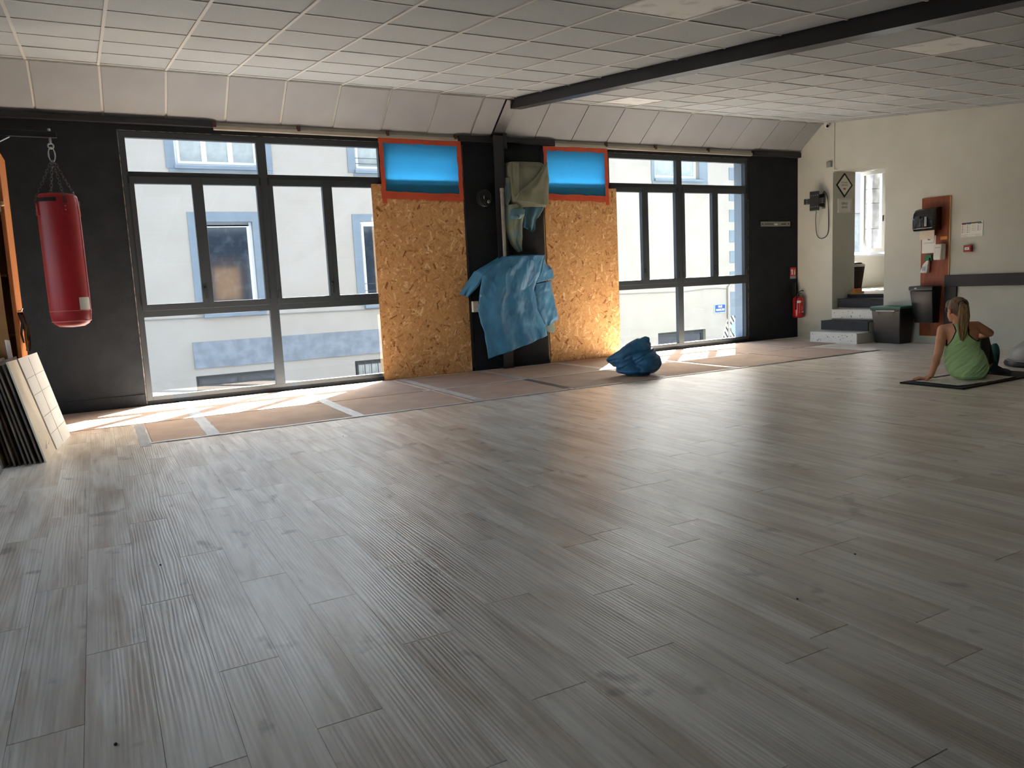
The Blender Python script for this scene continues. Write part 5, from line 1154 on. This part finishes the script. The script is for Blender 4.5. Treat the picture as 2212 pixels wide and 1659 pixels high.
capsule(g, Rsh, Rel, 0.050, 0.038); capsule(g, Rel, Rwr, 0.038, 0.025)
# planted left hand: palm and five fingers with knuckle bends
pal = Vector((7.045, -4.642, 0.040)); capsule(g, Lwr, pal, 0.024, 0.022); g.ell(pal, ((Lwr - pal).normalized() * 0.045, Vector((-0.62, -0.78, 0)).normalized() * 0.036, up * 0.016))
hd = Vector((-0.68, 0.73, 0)).normalized(); hs = Vector((hd.y, -hd.x, 0)); hs = hs if hs.dot(rd) > 0 else -hs
for k, (o, L, dv) in enumerate(((-0.030, 0.060, -0.30), (-0.011, 0.074, -0.10), (0.009, 0.080, 0.06), (0.028, 0.072, 0.24))):
    b0 = pal + hd * 0.034 + hs * o; d_ = (hd + hs * dv).normalized(); k1 = b0 + d_ * L * 0.48 + up * 0.004; k2 = b0 + d_ * L * 0.8 - up * 0.006; k3 = b0 + d_ * L * 1.02 - up * 0.012
    capsule(g, b0, k1, 0.0095, 0.009, 10); capsule(g, k1, k2, 0.009, 0.0085, 10); capsule(g, k2, k3, 0.0085, 0.0075, 10)
tb = pal - hd * 0.012 + hs * 0.030; capsule(g, tb, tb + hs * 0.030 + hd * 0.012 - up * 0.006, 0.012, 0.0105, 10); capsule(g, tb + hs * 0.030 + hd * 0.012 - up * 0.006, tb + hs * 0.046 + hd * 0.034 - up * 0.014, 0.0105, 0.0085, 10)
# right hand resting past the knee
rp = Rwr + Vector((0.02, 0.05, -0.01)); capsule(g, Rwr, rp, 0.024, 0.024)
for k in range(4):
    b0 = rp + Vector((0.008 - 0.006 * k, 0.025, 0.022 - 0.016 * k)); capsule(g, b0, b0 + Vector((0.012, 0.035, -0.008)), 0.0095, 0.009, 10); capsule(g, b0 + Vector((0.012, 0.035, -0.008)), b0 + Vector((0.022, 0.055, -0.025)), 0.009, 0.0078, 10)
capsule(g, rp + Vector((-0.01, 0, 0.02)), rp + Vector((-0.005, 0.035, 0.045)), 0.012, 0.009, 10)
hipL, hipR = Vector((7.33, -4.800, 0.105)), Vector((7.41, -4.935, 0.105))
Rk, Ra, Lk, La = Vector((7.690, -4.800, 0.375)), Vector((7.826, -4.812, 0.100)), Vector((7.73, -4.745, 0.115)), Vector((8.085, -4.690, 0.095))
for h, k, a in ((hipL, Lk, La), (hipR, Rk, Ra)):
    capsule(g, h, k, 0.075, 0.048); capsule(g, k, a, 0.047, 0.031); g.ell(k.lerp(a, 0.3), (rd * 0.045, vd * 0.045, up * 0.045))
    capsule(g, a, a - up * 0.02 + vd * 0.02, 0.032, 0.03)
remesh('body', g, 0.0052, 'skin', person, smooth=5)
# eyes and lips
for s in (1, -1):
    e = HC + fd * 0.060 + lf * 0.027 * s + hu * 0.004; ew = obj('eye', G().ell(e, (lf * 0.013, fd * 0.008, hu * 0.007), 12, 8), 'sign_white', person, smooth='all'); obj('iris', G().ell(e + fd * 0.006, (lf * 0.005, fd * 0.003, hu * 0.005), 8, 6), 'ink', ew)
obj('lips', G().ell(HC + fd * 0.084 - hu * 0.058, (lf * 0.021, fd * 0.008, hu * 0.007), 12, 8), 'red_piping', person, smooth='all')
# hair cap and ponytail
g = G(); g.ell(HC - fd * 0.020 + hu * 0.022, (lf * 0.077, fd * 0.094, hu * 0.102), 24, 16); g.ell(HC - fd * 0.055 - hu * 0.020, (lf * 0.062, fd * 0.055, hu * 0.075), 20, 12)
g.ell(HC + fd * 0.055 + hu * 0.058, (lf * 0.052, fd * 0.042, hu * 0.045), 16, 10); capsule(g, HC + fd * 0.085 + hu * 0.045 + lf * 0.02, HC + fd * 0.098 - hu * 0.01 + lf * 0.03, 0.012, 0.006, 8)
T0 = Vector((7.222, -4.862, 0.755)); capsule(g, HC - fd * 0.07 + hu * 0.05, T0, 0.05, 0.026)
def strand_disp(p):
    q = p - HC; return 0.0025 * noise.noise(Vector((q.dot(lf) * 60, q.dot(fd) * 14, q.dot(hu) * 60)))
remesh('hair', g, 0.006, 'hair', person, smooth=3, disp=strand_disp)
obj('hair_tie', G().torus(T0 + Vector((-0.004, -0.004, -0.004)), rd, up, 0.026, 0.007, 16, 8), 'strap_black', person, smooth='all')
rr = random.Random(3); g = G(); g2 = G()
for k in range(26):
    a = rr.uniform(0, 6.28); r_ = math.sqrt(rr.random()); ox, oy = math.cos(a) * r_, math.sin(a) * r_; L = rr.uniform(0.78, 1.0)
    pts = []
    for t_, sp, (x, y, z) in ((0, 0.014, (7.222, -4.866, 0.752)), (0.15, 0.028, (7.200, -4.898, 0.715)), (0.4, 0.036, (7.184, -4.906, 0.62)), (0.65, 0.034, (7.184, -4.900, 0.53)), (0.85, 0.024, (7.192, -4.894, 0.455)), (1.0, 0.010, (7.198, -4.888, 0.395))):
        zz = 0.752 + (z - 0.752) * L; pts.append(Vector((x, y, zz)) + rd * ox * sp * 1.15 + vd * oy * sp * 0.7)
    (g if k % 3 else g2).tube(pts, [0.009, 0.013, 0.014, 0.012, 0.008, 0.002], 8)
pt = obj('ponytail', g, 'hair_blond', person, smooth='all', kind='stuff'); obj('dark_strands', g2, 'hair', pt, smooth='all', kind='stuff')
# clothing follows the torso
def interp(tab, z):
    if z <= tab[0][0]: return tab[0][1]
    for (a, b), (c, d) in zip(tab, tab[1:]):
        if z <= c: return lerp(b, d, (z - a) / (c - a))
    return tab[-1][1]
LB = [(0.325, -0.16), (0.345, -0.118), (0.38, -0.090), (0.43, -0.062), (0.49, -0.040), (0.56, -0.052)]; RB = [(0.375, 0.16), (0.392, 0.105), (0.42, 0.072), (0.46, 0.042), (0.56, 0.042)]
def garment(name, m, z0, z1, off, grow, wrinkle, nz=190, nn=260):
    keep = G(); idx = {}
    def P(i, j):
        k = (i, j % nn)
        if k not in idx:
            z = lerp(z0, z1, i / nz); c, hw, dp = torso_at(z); th = 2 * math.pi * (j % nn) / nn
            w_ = wrinkle * (noise.noise((th * 1.0 + 4, z * 24 - th * 3.2, 1)) + 0.5 * noise.noise((th * 2, z * 50 - 5 * th, 5))) * (1.0 if z < 0.36 else 0.4)
            o = off + w_ + (0.010 if z < 0.3 else 0.0) * (wrinkle > 0)
            idx[k] = len(keep.v); keep.v.append(Vector((c.x, c.y, z)) + rd * math.cos(th) * (hw + o) + vd * math.sin(th) * (dp + o))
        return idx[k]
    for i in range(nz):
        z = lerp(z0, z1, (i + 0.5) / nz); c, hw, dp = torso_at(z)
        for j in range(nn):
            th = 2 * math.pi * (j + 0.5) / nn; u_ = math.cos(th) * hw
            if math.sin(th) < 0.0: ok = (z < 0.335 + grow or u_ > interp(LB, z) - grow) and (z < 0.385 + grow or u_ < interp(RB, z) + grow)
            else: ok = z < 0.40 + grow or (0.045 - grow < abs(u_) < 0.075 + grow)
            if ok: keep.f.append((P(i, j), P(i, j + 1), P(i + 1, j + 1), P(i + 1, j)))
    # soften the stepped cut edges
    cnt = {}
    for f in keep.f:
        for q in range(4):
            e = tuple(sorted((f[q], f[(q + 1) % 4]))); cnt[e] = cnt.get(e, 0) + 1
    nb = {}
    for (a, b), c in cnt.items():
        if c == 1: nb.setdefault(a, []).append(b); nb.setdefault(b, []).append(a)
    for it in range(10):
        new = {i: keep.v[i].lerp(sum((keep.v[j] for j in js), Vector()) / len(js), 0.6) for i, js in nb.items() if len(js) == 2}
        for i, p in new.items(): keep.v[i] = p
    return obj(name, keep, m, person, smooth='all', solid=0.0025)
garment('tank_top', 'tank_green', 0.028, 0.558, 0.014, 0.0, 0.012); garment('sports_bra', 'leggings', 0.30, 0.556, 0.005, 0.014, 0.0)
g = G(); g.ell((7.352, -4.880, 0.108), (rd * 0.140, vd * 0.112, up * 0.088))
for h, k, a, q in ((hipL, Lk, La, 0.80), (hipR, Rk, Ra, 0.80)):
    capsule(g, h, k, 0.086, 0.057); e = k.lerp(a, q); capsule(g, k, e, 0.056, 0.043); g.ell(k.lerp(a, 0.3), (rd * 0.055, vd * 0.055, up * 0.055))
lg = remesh('leggings', g, 0.008, 'leggings', person, smooth=4)
def shoe(heel, toe, top, m, lab):
    heel, toe, top = Vector(heel), Vector(toe), Vector(top); d_ = (toe - heel).normalized(); u_ = (top - heel); u_ = (u_ - d_ * u_.dot(d_)).normalized(); s_ = d_.cross(u_); L = (toe - heel).length
    g = G(); g.ell(heel + d_ * L * 0.22 + u_ * 0.035, (d_ * 0.065, s_ * 0.036, u_ * 0.045)); g.ell(heel + d_ * L * 0.70 + u_ * 0.022, (d_ * 0.085, s_ * 0.045, u_ * 0.034)); capsule(g, heel + d_ * L * 0.2 + u_ * 0.04, heel + d_ * L * 0.75 + u_ * 0.022, 0.036, 0.03); capsule(g, heel + d_ * L * 0.2 + u_ * 0.05, heel + d_ * L * 0.2 + u_ * 0.085, 0.037, 0.036)
    sh = remesh('shoe', g, 0.006, m, person, smooth=3, label=lab)
    o = G(); rg = []
    for z, k in ((-0.012, 0.97), (0.0, 1.04), (0.012, 1.0)):
        ring = []
        for j in range(24):
            a = 2 * math.pi * j / 24; x = math.cos(a); ring.append(heel + d_ * (L * 0.5 + x * L * 0.56 * k) + s_ * math.sin(a) * (0.040 + 0.006 * x) * k + u_ * z)
        rg.append(ring)
    obj('sole', o.rings(rg), 'rubber', sh, smooth=True)
    lc = G()
    for k in range(4): c = heel + d_ * L * (0.40 + 0.09 * k) + u_ * (0.070 - 0.006 * k); lc.tube([c - s_ * 0.022 - u_ * 0.008, c + u_ * 0.003, c + s_ * 0.022 - u_ * 0.008], 0.003, 6)
    obj('laces', lc, 'ink', sh)
shoe((7.845, -4.790, 0.032), (7.795, -5.000, 0.030), (7.84, -4.80, 0.16), 'shoe_navy', 'dark navy trainer of the bent leg')
shoe((8.105, -4.690, 0.050), (8.150, -4.665, 0.275), (8.02, -4.69, 0.07), 'shoe_teal', 'teal trainer pointing upwards')

# ---- crumbs on the planks
for i, (x, y) in enumerate(((0.138, -5.66), (-0.069, -7.08), (2.06, -7.438), (2.584, -7.269), (1.633, -3.315))):
    r_ = 0.007 if i < 2 else 0.0045
    obj('crumb', G().ell((x, y, 0.003), ((r_ * 0.6, r_ * 0.5, 0), (-r_ * 0.3, r_, 0), (0, 0, 0.003)), 8, 6), 'speck', label='tiny dark crumb lying on the grey planks', cat='crumb', group='crumbs on the bare floor')
